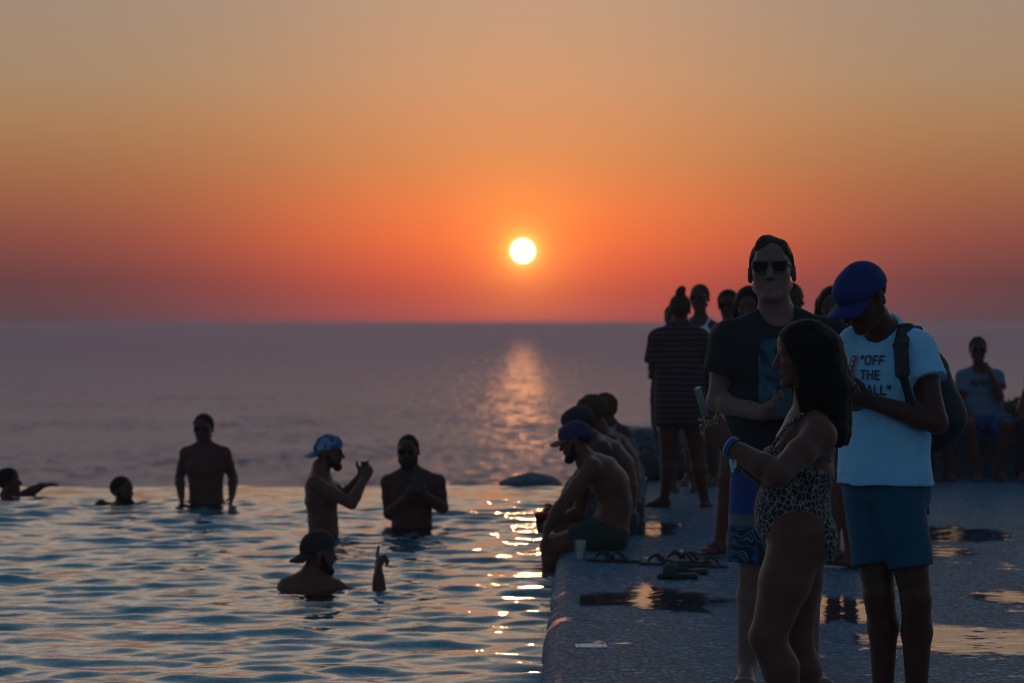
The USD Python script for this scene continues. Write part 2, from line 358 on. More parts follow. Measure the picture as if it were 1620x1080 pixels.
class Shape:
    def __init__(self):
        self.p = []

    def add(self, a, b, ra, rb=None, right=None, k=0.02, op=1, clips=(), axis=None):
        a, b = V(*a), V(*b)
        ra, rb = rad3(ra), rad3(ra if rb is None else rb)
        w = nrm(b - a) if np.linalg.norm(b - a) > 1e-6 else (UP if axis is None else nrm(axis))
        u = V(1, 0, 0) if right is None else V(*right)
        u = u - w * (u @ w)
        if np.linalg.norm(u) < 1e-3:
            u = np.cross(w, V(0, 1, 0.01))
        u = nrm(u)
        self.p.append((a, b, ra, rb, u, np.cross(w, u), w, k, op, clips))
        return self

    def ell(self, c, frame, r, k=0.015, op=1, clips=()):
        R, Fw, U = frame
        self.p.append((V(*c), V(*c), rad3(r), rad3(r), R, Fw, U, k, op, clips))
        return self

    def cut(self, pt, n, k=0.0):
        self.p.append((V(*pt), nrm(n), None, None, None, None, None, k, 0, ()))
        return self

    def field(self, P, margin=0.3):
        return self.cells(np.asarray(P, float)[:, None, :], 0.0, margin)[:, 0]

    def cells(self, Q, half, margin):
        """Signed distance at Q (cells, points, 3); a cell is skipped for every limb that lies further than its reach."""
        mid = Q.mean(1)
        d = np.full(Q.shape[:2], 0.5)
        for a, b, ra, rb, u, v, w, k, op, clips in self.p:
            if op == 0:
                e = (Q - a) @ b
                h = np.maximum(k - np.abs(d - e), 0) / k if k else 0
                d = np.maximum(d, e) + (h * h * k / 4 if k else 0)
                continue
            ba = b - a
            L2 = ba @ ba
            q = mid - a
            if L2 > 1e-12:
                q = q - np.clip(q @ ba / L2, 0, 1)[:, None] * ba
            reach = max(ra.max(), rb.max()) + k + margin + half
            idx = np.nonzero(np.einsum('ij,ij->i', q, q) < reach * reach)[0]
            if not len(idx):
                continue
            q = Q[idx].reshape(-1, 3)
            pts = q
            q = q - a
            if L2 > 1e-12:
                t = np.clip(q @ ba / L2, 0, 1)[:, None]
                q = q - t * ba
                r = ra + (rb - ra) * t
            else:
                r = ra[None]
            l = np.stack([q @ u, q @ v, q @ w], 1) / r
            k0 = np.sqrt(np.einsum('ij,ij->i', l, l))
            l = l / r
            k1 = np.sqrt(np.einsum('ij,ij->i', l, l))
            e = np.where(k1 > 1e-6, k0 * (k0 - 1) / np.maximum(k1, 1e-6), -r.min())
            for pt, n in clips:
                e = np.maximum(e, (pts - pt) @ n)
            e = e.reshape(len(idx), -1)
            cur = d[idx]
            if op < 0:
                e = -e
                h = np.maximum(k - np.abs(cur - e), 0) / k
                d[idx] = np.maximum(cur, e) + h * h * k / 4
            else:
                h = np.maximum(k - np.abs(cur - e), 0) / k
                d[idx] = np.minimum(cur, e) - h * h * k / 4
        return d

    def bounds(self):
        lo, hi = [], []
        for a, b, ra, rb, *_, op, clips in self.p:
            if op > 0:
                m = max(ra.max(), rb.max())
                lo.append(np.minimum(a, b) - m), hi.append(np.maximum(a, b) + m)
        return np.min(lo, 0), np.max(hi, 0)

    def mesh(self, h, noise=None, box=None):
        lo, hi = self.bounds()
        if box is not None:
            lo, hi = np.maximum(lo, box[0]), np.minimum(hi, box[1])
        lo, hi = lo - 3 * h, hi + 3 * h
        H = 4 * h
        nc = np.ceil((hi - lo) / H).astype(int) + 1
        ax = [lo[i] + (np.arange(nc[i]) + 0.5) * H - h / 2 for i in range(3)]
        C = np.stack(np.meshgrid(*ax, indexing='ij'), -1).reshape(-1, 3)
        dc = self.field(C, 2.2 * H).reshape(nc)
        D = np.where(dc < 0, -0.3, 0.3).astype(np.float32)
        D = D.repeat(4, 0).repeat(4, 1).repeat(4, 2)
        act = np.argwhere(np.abs(dc) < 1.6 * H)
        sub = np.stack(np.meshgrid(*[np.arange(4)] * 3, indexing='ij'), -1).reshape(-1, 3)
        ijk = act[:, None] * 4 + sub[None]
        P = lo + ijk * h
        f = self.cells(P, .87 * H, 2 * h + .006).reshape(-1)
        ijk, P = ijk.reshape(-1, 3), P.reshape(-1, 3)
        if noise is not None:
            m = np.abs(f) < 4 * h + .02
            f[m] += noise(P[m])
        D[ijk[:, 0], ijk[:, 1], ijk[:, 2]] = f
        return surface_net(D, lo, h)


def surface_net(D, lo, h):
    n = np.array(D.shape)
    S = D < 0
    cs = S[:-1, :-1, :-1].astype(np.int8)
    tot = np.zeros(n - 1, np.int8)
    for a in (0, 1):
        for b in (0, 1):
            for c in (0, 1):
                tot += S[a:n[0] - 1 + a, b:n[1] - 1 + b, c:n[2] - 1 + c]
    cells = np.argwhere((tot > 0) & (tot < 8))
    off = np.array([[a, b, c] for a in (0, 1) for b in (0, 1) for c in (0, 1)])
    vals = np.stack([D[cells[:, 0] + o[0], cells[:, 1] + o[1], cells[:, 2] + o[2]] for o in off], 1).astype(float)
    pos, cnt = np.zeros((len(cells), 3)), np.zeros(len(cells))
    for i in range(8):
        for j in range(i + 1, 8):
            if np.abs(off[i] - off[j]).sum() == 1:
                a, b = vals[:, i], vals[:, j]
                m = (a < 0) != (b < 0)
                t = np.where(m, a / np.where(m, a - b, 1), 0)
                pos[m] += off[i] + (off[j] - off[i]) * t[m, None]
                cnt[m] += 1
    verts = lo + (cells + pos / cnt[:, None]) * h
    ids = np.full(n - 1, -1, np.int32)
    ids[tuple(cells.T)] = np.arange(len(cells))
    faces = []
    for axis in range(3):
        o1, o2 = [(1, 2), (2, 0), (0, 1)][axis]
        sl = [slice(1, -1)] * 3
        sl[axis] = slice(0, -1)
        s0 = S[tuple(sl)]
        sl2 = list(sl)
        sl2[axis] = slice(1, None)
        s1 = S[tuple(sl2)]
        e = np.argwhere(s0 != s1)
        if not len(e):
            continue
        base = e.copy()
        base[:, o1] += 1
        base[:, o2] += 1
        flip = s0[tuple(e.T)]
        q = []
        for da, db in ((1, 1), (0, 1), (0, 0), (1, 0)):
            c = base.copy()
            c[:, o1] -= da
            c[:, o2] -= db
            q.append(ids[tuple(c.T)])
        q = np.stack(q, 1)
        q = np.where(flip[:, None], q, q[:, ::-1])
        faces.append(q)
    f = np.vstack(faces)
    f = f[(f >= 0).all(1)]
    return verts, np.vstack([f[:, [0, 1, 2]], f[:, [0, 2, 3]]])


def project(pts, d, shape, lift, steps=40):
    """Slides points along d until they lie "lift" above the surface of the shape: prints and lettering on cloth."""
    p = np.array(pts, float)
    for _ in range(steps):
        p = p + np.clip(shape.field(p, 0.3) - lift, -0.03, 0.03)[:, None] * 0.8 * d
    return p


# ---------------------------------------------------------------- where things stand: photograph scale, measured on the deck
PX, HZ, CX = 4500.0, 512.0, 810.0


def at(px, py, y):
    return V((px - CX) / PX * y, y, EYE - (py - HZ) / PX * y)


def facing(yaw, pitch=0.0, roll=0.0):
    """(right, forward, up) of a body or head; yaw 0 looks to the camera's side of the scene, 90 to the right."""
    y, p, r = map(math.radians, (yaw, pitch, roll))
    Fw = V(math.sin(y) * math.cos(p), -math.cos(y) * math.cos(p), math.sin(p))
    R = nrm(np.cross(Fw, UP))
    U = np.cross(R, Fw)
    return (R * math.cos(r) + U * math.sin(r), Fw, U * math.cos(r) - R * math.sin(r))


def neutral(px, y, ground, height, yaw, stance=0.1):
    """Joints of someone standing at ease."""
    s = height / 1.75
    R, Fw, U = facing(yaw)
    b = V((px - CX) / PX * y, y, ground)
    g = lambda r, f, z: b + R * r * s + Fw * f * s + U * z * s
    J = dict(hd=g(0, .02, 1.633), nk=g(0, -.02, 1.475))
    for k, sg in (('r', 1), ('l', -1)):
        J['s' + k] = g(.185 * sg, -.01, 1.415)
        J['e' + k] = g(.235 * sg, -.03, 1.13)
        J['w' + k] = g(.245 * sg, .05, .89)
        J['h' + k] = g(.09 * sg, 0, .92)
        J['k' + k] = g(stance * sg, .02, .50)
        J['a' + k] = g((stance + .01) * sg, -.03, .085)
    return J


def seated(px, y, ground, seat, yaw, height=1.75, lean=0.08, spread=.16):
    s = height / 1.75
    R, Fw, U = facing(yaw)
    b = V((px - CX) / PX * y, y, ground)
    g = lambda r, f, z: b + R * r * s + Fw * f * s + U * z * s
    J = dict(hd=g(0, lean + .1, seat / s + .80), nk=g(0, lean, seat / s + .645))
    for k, sg in (('r', 1), ('l', -1)):
        J['s' + k] = g(.185 * sg, lean, seat / s + .585)
        J['e' + k] = g(.23 * sg, lean + .12, seat / s + .32)
        J['w' + k] = g(.15 * sg, lean + .3, seat / s + .2)
        J['h' + k] = g(.09 * sg, 0, seat / s + .09)
        J['k' + k] = g(spread * sg, .42, .50)
        J['a' + k] = g(spread * sg * .8, .42, .085)
    return J


LIMB = dict(el=('sl', .29), er=('sr', .29), wl=('el', .25), wr=('er', .25), kl=('hl', .43), kr=('hr', .43), al=('kl', .43), ar=('kr', .43))


def pose(J, y, s, **over):
    """Moves joints: (px, py, dy) in photograph scale, dy metres behind (+) or before (-) the person's own distance; '+'/'-' lets the limb's length decide."""
    for n in ('hd', 'nk', 'sp', 'sl', 'sr', 'hl', 'hr', 'el', 'er', 'wl', 'wr', 'kl', 'kr', 'al', 'ar'):
        if n not in over:
            continue
        px, py, dy = over[n]
        if isinstance(dy, str):
            root, L = LIMB[n]
            o, sg, lo, hi = J[root], (1 if dy == '+' else -1), 0.0, 0.45
            L *= s
            for _ in range(30):
                m = (lo + hi) / 2
                if np.linalg.norm(at(px, py, o[1] + sg * m) - o) < L:
                    lo = m
                else:
                    hi = m
            J[n] = at(px, py, o[1] + sg * lo)
        else:
            J[n] = at(px, py, y + dy)
    return J


# ---------------------------------------------------------------- people
def spine(J, t):
    p, n = (J['hl'] + J['hr']) / 2, J['nk']
    m = J.get('sp')
    m = (p + n) / 2 if m is None else 2 * m - (p + n) / 2
    return (1 - t) ** 2 * p + 2 * t * (1 - t) * m + t * t * n


def right_at(J, t):
    return nrm((1 - t) * nrm(J['hr'] - J['hl']) + t * nrm(J['sr'] - J['sl']))


def torso(S, J, s, o, grow=0.0, loose=0.0, lo=-0.06, hi=0.97):
    fem, bulk = o.get('female', 0), o.get('bulk', 1.0)
    if fem:
        sec = [(-.06, .150, .105), (.10, .172, .118), (.36, .128, .098), (.62, .138, .108), (.80, .138, .100), (.93, .10, .078)]
    else:
        sec = [(-.06, .135, .100), (.10, .155, .115), (.36, .140, .105), (.62, .162, .118), (.80, .165, .110), (.93, .115, .085)]
    pr = None
    for t, a, b in sec:
        if t < lo - 1e-6 or t > hi:
            continue
        if loose:
            a, b = max(a, .150 * (1 - loose) + .162 * loose) if t < .85 else a, max(b, .112) if t < .7 else b
        a, b = a * s * bulk + grow, b * s * bulk + grow
        c = (spine(J, t), (a, b, .05 * s + grow), right_at(J, t))
        if pr is not None:
            S.add(pr[0], c[0], pr[1], c[1], right=(pr[2] + c[2]), k=.03)
        pr = c
    top = spine(J, .86)
    for k in 'lr':
        S.add(top, J['s' + k], .066 * s + grow, .056 * s * o.get('arm', 1) + grow, k=.04)
        S.add(spine(J, 1.0) + UP * .035 * s, J['s' + k] + UP * .012, .040 * s + grow * .6, .034 * s + grow * .6, k=.04)


def torso_forms(S, J, s, o, grow=0.0):
    """Chest, bust, belly, seat."""
    P, R = spine(J, .66), right_at(J, .66)
    ax = nrm(J['nk'] - (J['hl'] + J['hr']) / 2)
    Fw = nrm(np.cross(ax, R))
    fr = (R, Fw, ax)
    b = o.get('bulk', 1.0)
    for sg in (-1, 1):
        if o.get('female'):
            S.ell(P + Fw * (.085 * s * b) + R * .072 * s * sg - ax * .01, fr, (.066 * s + grow, .070 * s + grow, .068 * s + grow), k=.03)
        else:
            S.ell(P + Fw * (.056 * s * b) + R * .075 * s * sg + ax * .03, fr, (.085 * s + grow, .055 * s + grow, .07 * s + grow), k=.035)
        Pb, R0 = spine(J, 0), right_at(J, 0)
        F0 = nrm(np.cross(nrm(spine(J, .15) - spine(J, -.02)), R0))
        S.ell(Pb - F0 * .045 * s + R0 * .075 * s * sg - UP * .01, (R0, F0, np.cross(R0, F0)), (.088 * s + grow, .095 * s + grow, .105 * s + grow), k=.03)
    if o.get('belly'):
        q = spine(J, .28)
        S.ell(q + Fw * o['belly'] * s, fr, (.115 * s + grow, .085 * s + grow, .12 * s + grow), k=.05)


def arm(S, J, s, o, k, grow=0.0, upto=1.0):
    a, e, w = J['s' + k], J['e' + k], J['w' + k]
    m = o.get('arm', 1.0) * s
    S.add(a, a + (e - a) * .45, .054 * m + grow, .049 * m + grow, k=.025)
    S.add(a + (e - a) * .45, e, .049 * m + grow, .041 * m + grow, k=.02)
    f1 = e + (w - e) * .28
    S.add(e, f1, .041 * m + grow, .043 * m + grow, k=.015)
    S.add(f1, w, .043 * m + grow, (.029 * m + grow), k=.015)


def fingers(S, w, d, n, side, s, curl=(35, 40, 25), spread=6, point=None, thumb=(.55, .6, .35), r=.0088, lens=1.0, fat=1.0):
    """A hand: palm, four unequal fingers bent at three joints, and a thumb that leaves the side of the palm."""
    d = nrm(d)
    n = nrm(n - d * (n @ d))
    t = np.cross(d, n) * side
    fr = (t, n, d)
    S.ell(w + d * .052 * s, fr, (.040 * s * fat, .0155 * s * fat, .056 * s), k=.012)
    S.ell(w + d * .018 * s, fr, (.029 * s * fat, .019 * s * fat, .04 * s), k=.012)
    S.add(w + d * .02 * s + t * .022 * s, w + d * .05 * s + t * .03 * s, .017 * s, .014 * s, k=.01)
    for i, (off, L) in enumerate(((.029, .074), (.010, .083), (-.010, .078), (-.028, .060))):
        p = w + (d * (.094 - .012 * abs(i - 1.2)) + t * off) * s
        ang, L = 0.0, L * s * lens
        c = (4, 6, 5) if point is not None and i == point else curl
        fan = math.radians((1.4 - i) * spread)
        dd = nrm(d * math.cos(fan) + t * math.sin(fan))
        rr = r * s * (1.0 if i < 3 else .88)
        for j, (fr_, rj) in enumerate(((.46, 1.0), (.30, .92), (.24, .82))):
            ang += math.radians(c[j])
            v = dd * math.cos(ang) + n * math.sin(ang)
            q = p + v * L * fr_
            S.add(p, q, rr * rj, rr * rj * .93, k=.004 if j else .008)
            p = q
    p = w + (d * .034 + t * .032) * s
    v = nrm(d * thumb[0] + t * thumb[1] + n * thumb[2])
    q = p + v * .043 * s
    S.add(p, q, .0125 * s, .0108 * s, k=.01)
    v2 = nrm(v + d * .4 + n * .25 - t * .25)
    S.add(q, q + v2 * .032 * s, .0106 * s, .0088 * s, k=.004)


def leg(S, J, s, o, k, toe, side, bare=True):
    h, n, a = J['h' + k], J['k' + k], J['a' + k]
    m = o.get('leg', 1.0) * s
    sh = nrm(a - n)
    toe = nrm(V(toe[0], toe[1], 0))
    back = -nrm(toe - sh * (toe @ sh))
    S.add(h, h + (n - h) * .45, .090 * m, .079 * m, k=.03)
    S.add(h + (n - h) * .45, n, .079 * m, .055 * m, k=.02)
    S.add(n - back * .012 * s, n + sh * .05 * s - back * .008 * s, .047 * m, .044 * m, k=.02)
    c = n + (a - n) * .3 + back * .016 * s
    S.add(n, c, .052 * m, .057 * m, k=.02)
    S.add(c, a, .056 * m, (.035 * s * (m / s) ** .5), k=.02)
    sole = a - UP * .083 * s
    cl = ((sole, -UP),)
    sd = nrm(np.cross(toe, UP)) * side
    heel = a - UP * .046 * s - toe * .028 * s
    ball = a - UP * .058 * s + toe * .135 * s
    S.add(heel, ball, (.034 * s, .038 * s, .036 * s), (.045 * s, .024 * s, .02 * s), right=np.cross(toe, UP), k=.02, clips=cl)
    S.add(a, a - UP * .035 * s + toe * .08 * s, .036 * s, .026 * s, k=.02)
    for i, (off, L, r) in enumerate(((-.030, .060, .0145), (-.009, .060, .0105), (.009, .052, .010), (.024, .044, .0095), (.038, .034, .009))):
        p = ball + sd * off * s - UP * .008 * s + toe * .012
        S.add(p, p + toe * L * s * .8 - UP * .006, r * s, r * s, k=.005, clips=cl)


def head(S, c, fr, s, fem=0, beard=0):
    R, Fw, U = fr
    g = lambda r, f, u: c + (R * r + Fw * f + U * u) * s
    E = lambda r, f, u, rr, k=.012, op=1: S.ell(g(r, f, u), fr, tuple(x * s for x in rr), k=k, op=op)
    E(0, -.008, .030, (.076, .098, .088))
    E(0, .032, -.025, (.063 if fem else .068, .064, .086), k=.02)
    jw = .044 if fem else .057
    for sg in (-1, 1):
        S.add(g(jw * sg, -.005, -.055), g(.018 * sg, .070, -.094), .019 * s, .017 * s, k=.02)
        E(.040 * sg, .060, -.014, (.022, .024, .022), k=.02)
    E(0, .074, -.098, (.026, .022, .020), k=.015)
    S.add(g(-.045, .076, .024), g(.045, .076, .024), .017 * s, k=.012)
    E(0, .062, .055, (.052, .035, .045), k=.02)
    for sg in (-1, 1):
        E(.032 * sg, .100, .004, (.019, .017, .012), k=.012, op=-1)
        E(.032 * sg, .079, .004, (.015, .013, .011), k=.004)
    nl = .112 if fem else .117
    S.add(g(0, .090, .012), g(0, nl, -.030), .0095 * s, .0135 * s, k=.010)
    for sg in (-1, 1):
        E(.0125 * sg, .101, -.034, (.0085, .011, .0085), k=.006)
    for sg in (-1, 1):
        S.add(g(0, .0945, -.059), g(.023 * sg, .082, -.064), .0075 * s, .0035 * s, k=.010)
        S.add(g(0, .0925, -.073), g(.020 * sg, .081, -.068), .0085 * s, .004 * s, k=.010)
        S.add(g(0, .1035, -.0665), g(.022 * sg, .090, -.067), .0024 * s, .0016 * s, k=.005, op=-1)
    for sg in (-1, 1):
        a = nrm(R * sg * .9 - Fw * .35)
        b = nrm(np.cross(U, a))
        S.ell(g(.081 * sg, -.012, -.008), (a, b, nrm(U - Fw * .15)), (.010 * s, .019 * s, .031 * s), k=.008)
        S.ell(g(.092 * sg, -.006, -.004), (a, b, U), (.007 * s, .010 * s, .018 * s), k=.006, op=-1)


def build_body(J, s, o, h):
    S = Shape()
    torso(S, J, s, o)
    torso_forms(S, J, s, o)
    hs = s * o.get('head', 1.0)
    fr = o['face']
    S.add(J['nk'] - UP * .02 * s, J['hd'] - fr[2] * .060 * hs - fr[1] * .012 * hs, .062 * s * o.get('neck', 1), .053 * s * o.get('neck', 1), k=.03)
    for k, sg in (('r', 1), ('l', -1)):
        arm(S, J, s, o, k)
        hd = o.get('hand' + k, {})
        d = V(*hd['d']) if 'd' in hd else J['w' + k] - J['e' + k]
        n = V(*hd['n']) if 'n' in hd else -sg * right_at(J, .8)
        fingers(S, J['w' + k], d, n, sg, s * o.get('handsize', 1.0), **{x: y for x, y in hd.items() if x not in 'dn'}, r=o.get('finger', .0088), fat=o.get('handfat', 1.0))
        toe = o.get('toe' + k)
        leg(S, J, s, o, k, nrm(np.cross(UP, right_at(J, 0))) if toe is None else V(*toe, 0), sg)
    head(S, J['hd'], fr, hs, o.get('female', 0))
    return S


def rough(amp, scale, seed=0):
    return lambda P: (meshkit.fbm(P * scale, 3, seed) - .5) * 2 * amp


SKINS = {'pale': (.20, .082, .066), 'fair': (.115, .033, .021), 'tan': (.07, .019, .012), 'brown': (.046, .014, .009)}


def skin(kind):
    return plain('skin_' + kind, SKINS[kind], .42, .2, noise=.12, scale=22, bump=.0006, bump_scale=260, sheen=.05)


def hair_mat(kind):
    c = {'black': (.006, .0045, .004), 'brown': (.035, .020, .013), 'auburn': (.075, .028, .015)}[kind]
    key = 'hair_' + kind
    if key not in _mats:
        _mats[key] = usdkit.material(stage, '/World/Looks/' + key, {
            'tc': ('texture_coordinate', {}), 'm': ('mapping', {'scale': (190, 190, 7)}), 'n': ('noise_texture', {'scale': 1.0, 'detail': 3.0}),
            'r': ('rgb_ramp', {'ramp': [(.3, tuple(np.array(c) * .5)), (.7, tuple(np.array(c) * 1.5))]}),
            'b': ('bump', {'strength': 1.0, 'distance': .004}),
            'p': ('principled_bsdf', {'roughness': .55, 'specular_ior_level': .08})},
            [('tc.object', 'm.vector'), ('m.vector', 'n.vector'), ('n.fac', 'r.fac'), ('r.color', 'p.base_color'), ('n.fac', 'b.height'), ('b.normal', 'p.normal')], surface='p.BSDF')
    return _mats[key]


def add_hair(root, J, s, o, style, kind, h):
    c, (R, Fw, U), hs = J['hd'], o['face'], s * o.get('head', 1.0)
    fr = (R, Fw, U)
    g = lambda r, f, u: c + (R * r + Fw * f + U * u) * hs
    S = Shape()
    hl = nrm(Fw * .80 - U * .60)
    vol = {'short': .010, 'crop': .006, 'long': .018, 'bun': .012, 'messy': .013, 'quiff': .005, 'capped': .003}[style]
    amp = {'messy': .013, 'long': .004, 'short': .006, 'quiff': .004}.get(style, .003)
    cl = [(g(0, .062, .052), hl)] if style not in ('long',) else [(g(0, .075, .050), nrm(Fw * .9 - U * .42))]
    S.ell(g(0, -.010, .034), fr, tuple((x + vol) * hs for x in (.078, .100, .089)), clips=cl)
    if style in ('short', 'crop', 'quiff', 'capped'):
        S.cut(g(0, 0, .016), -nrm(U - Fw * .78), k=.012)
    if style == 'capped':
        S.cut(g(0, 0, .032), U)
    if style == 'quiff':
        S.add(g(.030, .064, .088), g(-.046, .054, .072), .021 * hs, .015 * hs, k=.03)
        S.add(g(.022, .036, .108), g(-.036, .030, .092), .022 * hs, .017 * hs, k=.03)
        S.add(g(.012, .000, .110), g(.000, -.050, .094), .024 * hs, .020 * hs, k=.03)
    if style == 'messy':
        S.cut(g(0, -.06, -.07), -U, k=.01)
    if style == 'bun':
        S.cut(g(0, -.06, -.075), -U, k=.01)
        S.ell(g(.002, -.045, .140), fr, (.042 * hs, .042 * hs, .040 * hs), k=.012)
        S.ell(g(.014, -.05, .172), fr, (.034 * hs, .03 * hs, .026 * hs), k=.01)
    if style == 'long':
        for f, r0, u1, rr in o.get('locks', [(-.06, .07, -.28, .04), (-.09, .0, -.30, .05), (-.04, .085, -.22, .03)]):
            for sg in ((-1, 1) if r0 else (1,)):
                p0 = g(r0 * sg * .95, f * .8, .03)
                p1 = g(r0 * sg * 1.15, f, -.12)
                p2 = g(r0 * sg * 1.15, f - .01, -.12) + (UP * (u1 + .12)) * hs
                S.add(p0, p1, (rr * hs, rr * hs), k=.03)
                S.add(p1, p2, (rr * hs, rr * hs), (rr * .75 * hs, rr * .75 * hs), k=.03)
    part(root, 'hair', S.mesh(h, rough(amp, 30 if style == 'quiff' else 55, 3)), hair_mat(kind))
    return S


def add_beard(root, J, s, o, kind, h):
    c, fr, hs = J['hd'], o['face'], s * o.get('head', 1.0)
    R, Fw, U = fr
    g = lambda r, f, u: c + (R * r + Fw * f + U * u) * hs
    S = Shape()
    for sg in (-1, 1):
        S.add(g(.062 * sg, .012, -.030), g(.050 * sg, .03, -.075), .018 * hs, .022 * hs, k=.02)
        S.add(g(.050 * sg, .03, -.075), g(.016 * sg, .076, -.106), .022 * hs, .026 * hs, k=.02)
        S.add(g(.004 * sg, .100, -.050), g(.026 * sg, .090, -.062), .0075 * hs, .008 * hs, k=.01)
    S.add(g(-.02, .078, -.108), g(.02, .078, -.108), .026 * hs, k=.02)
    S.ell(g(0, .105, -.068), fr, (.020 * hs, .02 * hs, .010 * hs), k=.004, op=-1)
    part(root, 'beard', S.mesh(h, rough(.003, 60, 7)), hair_mat(kind))


def add_cap(root, J, s, o, mat, h, yaw=0, brim=.085, tilt=0, label=None, low=.02, brim_mat=None):
    """A baseball cap; yaw 180 wears it backwards."""
    hs = s * o.get('head', 1.0)
    R, Fw, U = o['face']
    a, t = math.radians(yaw), math.radians(tilt)
    F2, R2 = Fw * math.cos(a) + R * math.sin(a), R * math.cos(a) - Fw * math.sin(a)
    F2, U2 = F2 * math.cos(t) + U * math.sin(t), U * math.cos(t) - F2 * math.sin(t)
    g = lambda r, f, u: J['hd'] + (R2 * r + F2 * f + U2 * u) * hs
    fr = (R2, F2, U2)
    S = Shape()
    S.ell(g(0, -.008, .034), fr, (.087 * hs, .109 * hs, .101 * hs))
    S.ell(g(0, .045 if yaw == 0 else -.045, .050), fr, (.074 * hs, .073 * hs, .066 * hs), k=.02)
    S.cut(g(0, 0, low), -U2, k=.004)
    S.ell(g(0, 0, .136), fr, (.007 * hs, .007 * hs, .004 * hs), k=.002)
    cap = part(root, 'cap', S.mesh(h, rough(.0012, 30, 5)), mat, label=label)
    B = Shape()
    n = 15
    for i in range(n):
        x = (i / (n - 1) - .5) * 2
        y0, y1 = .092 * math.sqrt(max(0, 1 - (x * .8) ** 2)), .092 + brim * math.sqrt(max(0, 1 - x * x * .82))
        zz = low + .006 - .016 * x * x
        B.add(g(x * .072, y0 - .01, zz), g(x * .070, y1, zz - .024), (.012 * hs, .0062 * hs, .007 * hs), right=R2, k=.008)
    part(cap, 'brim', B.mesh(min(h, .004)), brim_mat or mat)
    return cap


def add_sunglasses(root, J, s, o, mat, big=1.0):
    hs = s * o.get('head', 1.0)
    R, Fw, U = o['face']
    g = lambda r, f, u: J['hd'] + (R * r + Fw * f + U * u) * hs
    P = UsdGeom.Xform.Define(stage, f'{root.GetPath()}/sunglasses')
    fm = plain('sunglass_frame', (.012, .012, .013), .3)
    lm = plain('sunglass_lens', (.004, .0035, .004), .12, .08)
    for sg in (-1, 1):
        pl = Polygon([(-.026, .016), (.028, .019), (.026, -.012), (.014, -.021), (-.012, -.021), (-.024, -.008)]).buffer(.004).simplify(.0008)
        for nm, poly, d0, th, mt in (('rim', pl.difference(pl.buffer(-.0045)), 0, .006, fm), ('lens', pl.buffer(-.0042), .001, .003, lm)):
            m = trimesh.creation.extrude_polygon(affinity.scale(poly, big, big, origin=(0, 0)), th, engine='earcut')
            v = m.vertices.copy()
            x = (v[:, 0] + .032) * sg
            f = .1005 + d0 + v[:, 2] - 2.6 * x * x
            part(P, nm, (np.array([g(a, b, c) for a, b, c in zip(x, f, v[:, 1] + .006)]), m.faces if sg > 0 else m.faces[:, ::-1]), mt, smooth=30)
        S = Shape().add(g(.063 * sg, .090, .018), g(.078 * sg, -.012, .012), (.0025, .0045, .003), right=R, k=.002)
        part(P, 'temple', S.mesh(.003), fm)
    S = Shape().add(g(-.008, .103, .012), g(.008, .103, .012), .004)
    part(P, 'bridge', S.mesh(.003), fm)


def shirt(J, s, o, sleeve=.55, grow=.014, hem=None, loose=.8, neck=.075, cuff=.020, neck_drop=.0):
    """T-shirt: hangs from the shoulders over the torso, open at neck, hem and sleeves."""
    S = Shape()
    torso(S, J, s, o, grow, loose)
    torso_forms(S, J, s, dict(o), grow * .8)
    hem = (J['hl'] + J['hr'])[2] / 2 - .02 if hem is None else hem
    p = spine(J, .05)
    S.add(spine(J, .45), V(p[0], p[1], min(hem - .10, p[2] - .10)), (.190 * s * o.get("bulk", 1) + grow, .140 * s * o.get('bulk', 1) + grow, .05), right=right_at(J, .2), k=.04)
    S.cut(V(0, 0, hem), -UP)
    for k in 'lr':
        a, e = J['s' + k], J['e' + k]
        if not sleeve:
            ax = nrm(e - a)
            S.add(a + (a - spine(J, .86)) * .02, a + ax * .4, .085 * s, .085 * s, k=.01, op=-1)
            continue
        m = a + (e - a) * sleeve
        ax = nrm(e - a)
        S.add(a, a + (e - a) * (sleeve + .2), .060 * s * o.get('arm', 1) + grow, .050 * s * o.get('arm', 1) + grow + cuff, k=.035, clips=((m, ax),))
    n0 = J['nk'] + UP * (.005 - neck_drop) * s
    f0 = nrm(np.cross(UP, right_at(J, 1)))
    S.add(n0 + f0 * .03 * s, J['hd'], neck * s, neck * s * .9, k=.012, op=-1)
    return S


def shorts(J, s, o, top, end=.62, grow=.022, flare=.03):
    """Shorts: waist and two wide legs that end part-way down the thighs."""
    S = Shape()
    torso(S, J, s, o, grow * .7, 0.4, hi=.40)
    torso_forms(S, J, s, {**o, 'belly': 0, 'female': 0}, grow * .6) if False else None
    R0 = right_at(J, 0)
    F0 = nrm(np.cross(nrm(spine(J, .15) - spine(J, -.02)), R0))
    for sg, k in ((1, 'r'), (-1, 'l')):
        S.ell(spine(J, 0) - F0 * .045 * s + R0 * .075 * s * sg - UP * .01, (R0, F0, np.cross(R0, F0)), (.088 * s + grow, .095 * s + grow, .105 * s + grow), k=.03)
        h, n = J['h' + k], J['k' + k]
        ax = nrm(n - h)
        e = h + (n - h) * end
        m = s * o.get('leg', 1.0)
        S.add(h, h + (n - h) * (end + .15), .090 * m + grow, .072 * m + grow + flare, k=.022, clips=((e, ax),))
    ax = nrm(spine(J, .3) - spine(J, 0))
    S.cut(spine(J, 0) + ax * top, ax)
    return S


def folds(amp, scale=9.0, seed=1):
    return lambda P: (meshkit.fbm(P * V(scale, scale, scale * .45), 3, seed) - .5) * 2 * amp + (meshkit.noise(P * 42, seed) - .5) * amp * .18


def person(label, J, s, o, skin_kind, h, base, group=None):
    root = thing('person', label, 'person', base, group)
    S = build_body(J, s, o, h)
    part(root, 'body', S.mesh(h), skin(skin_kind))
    return root, S
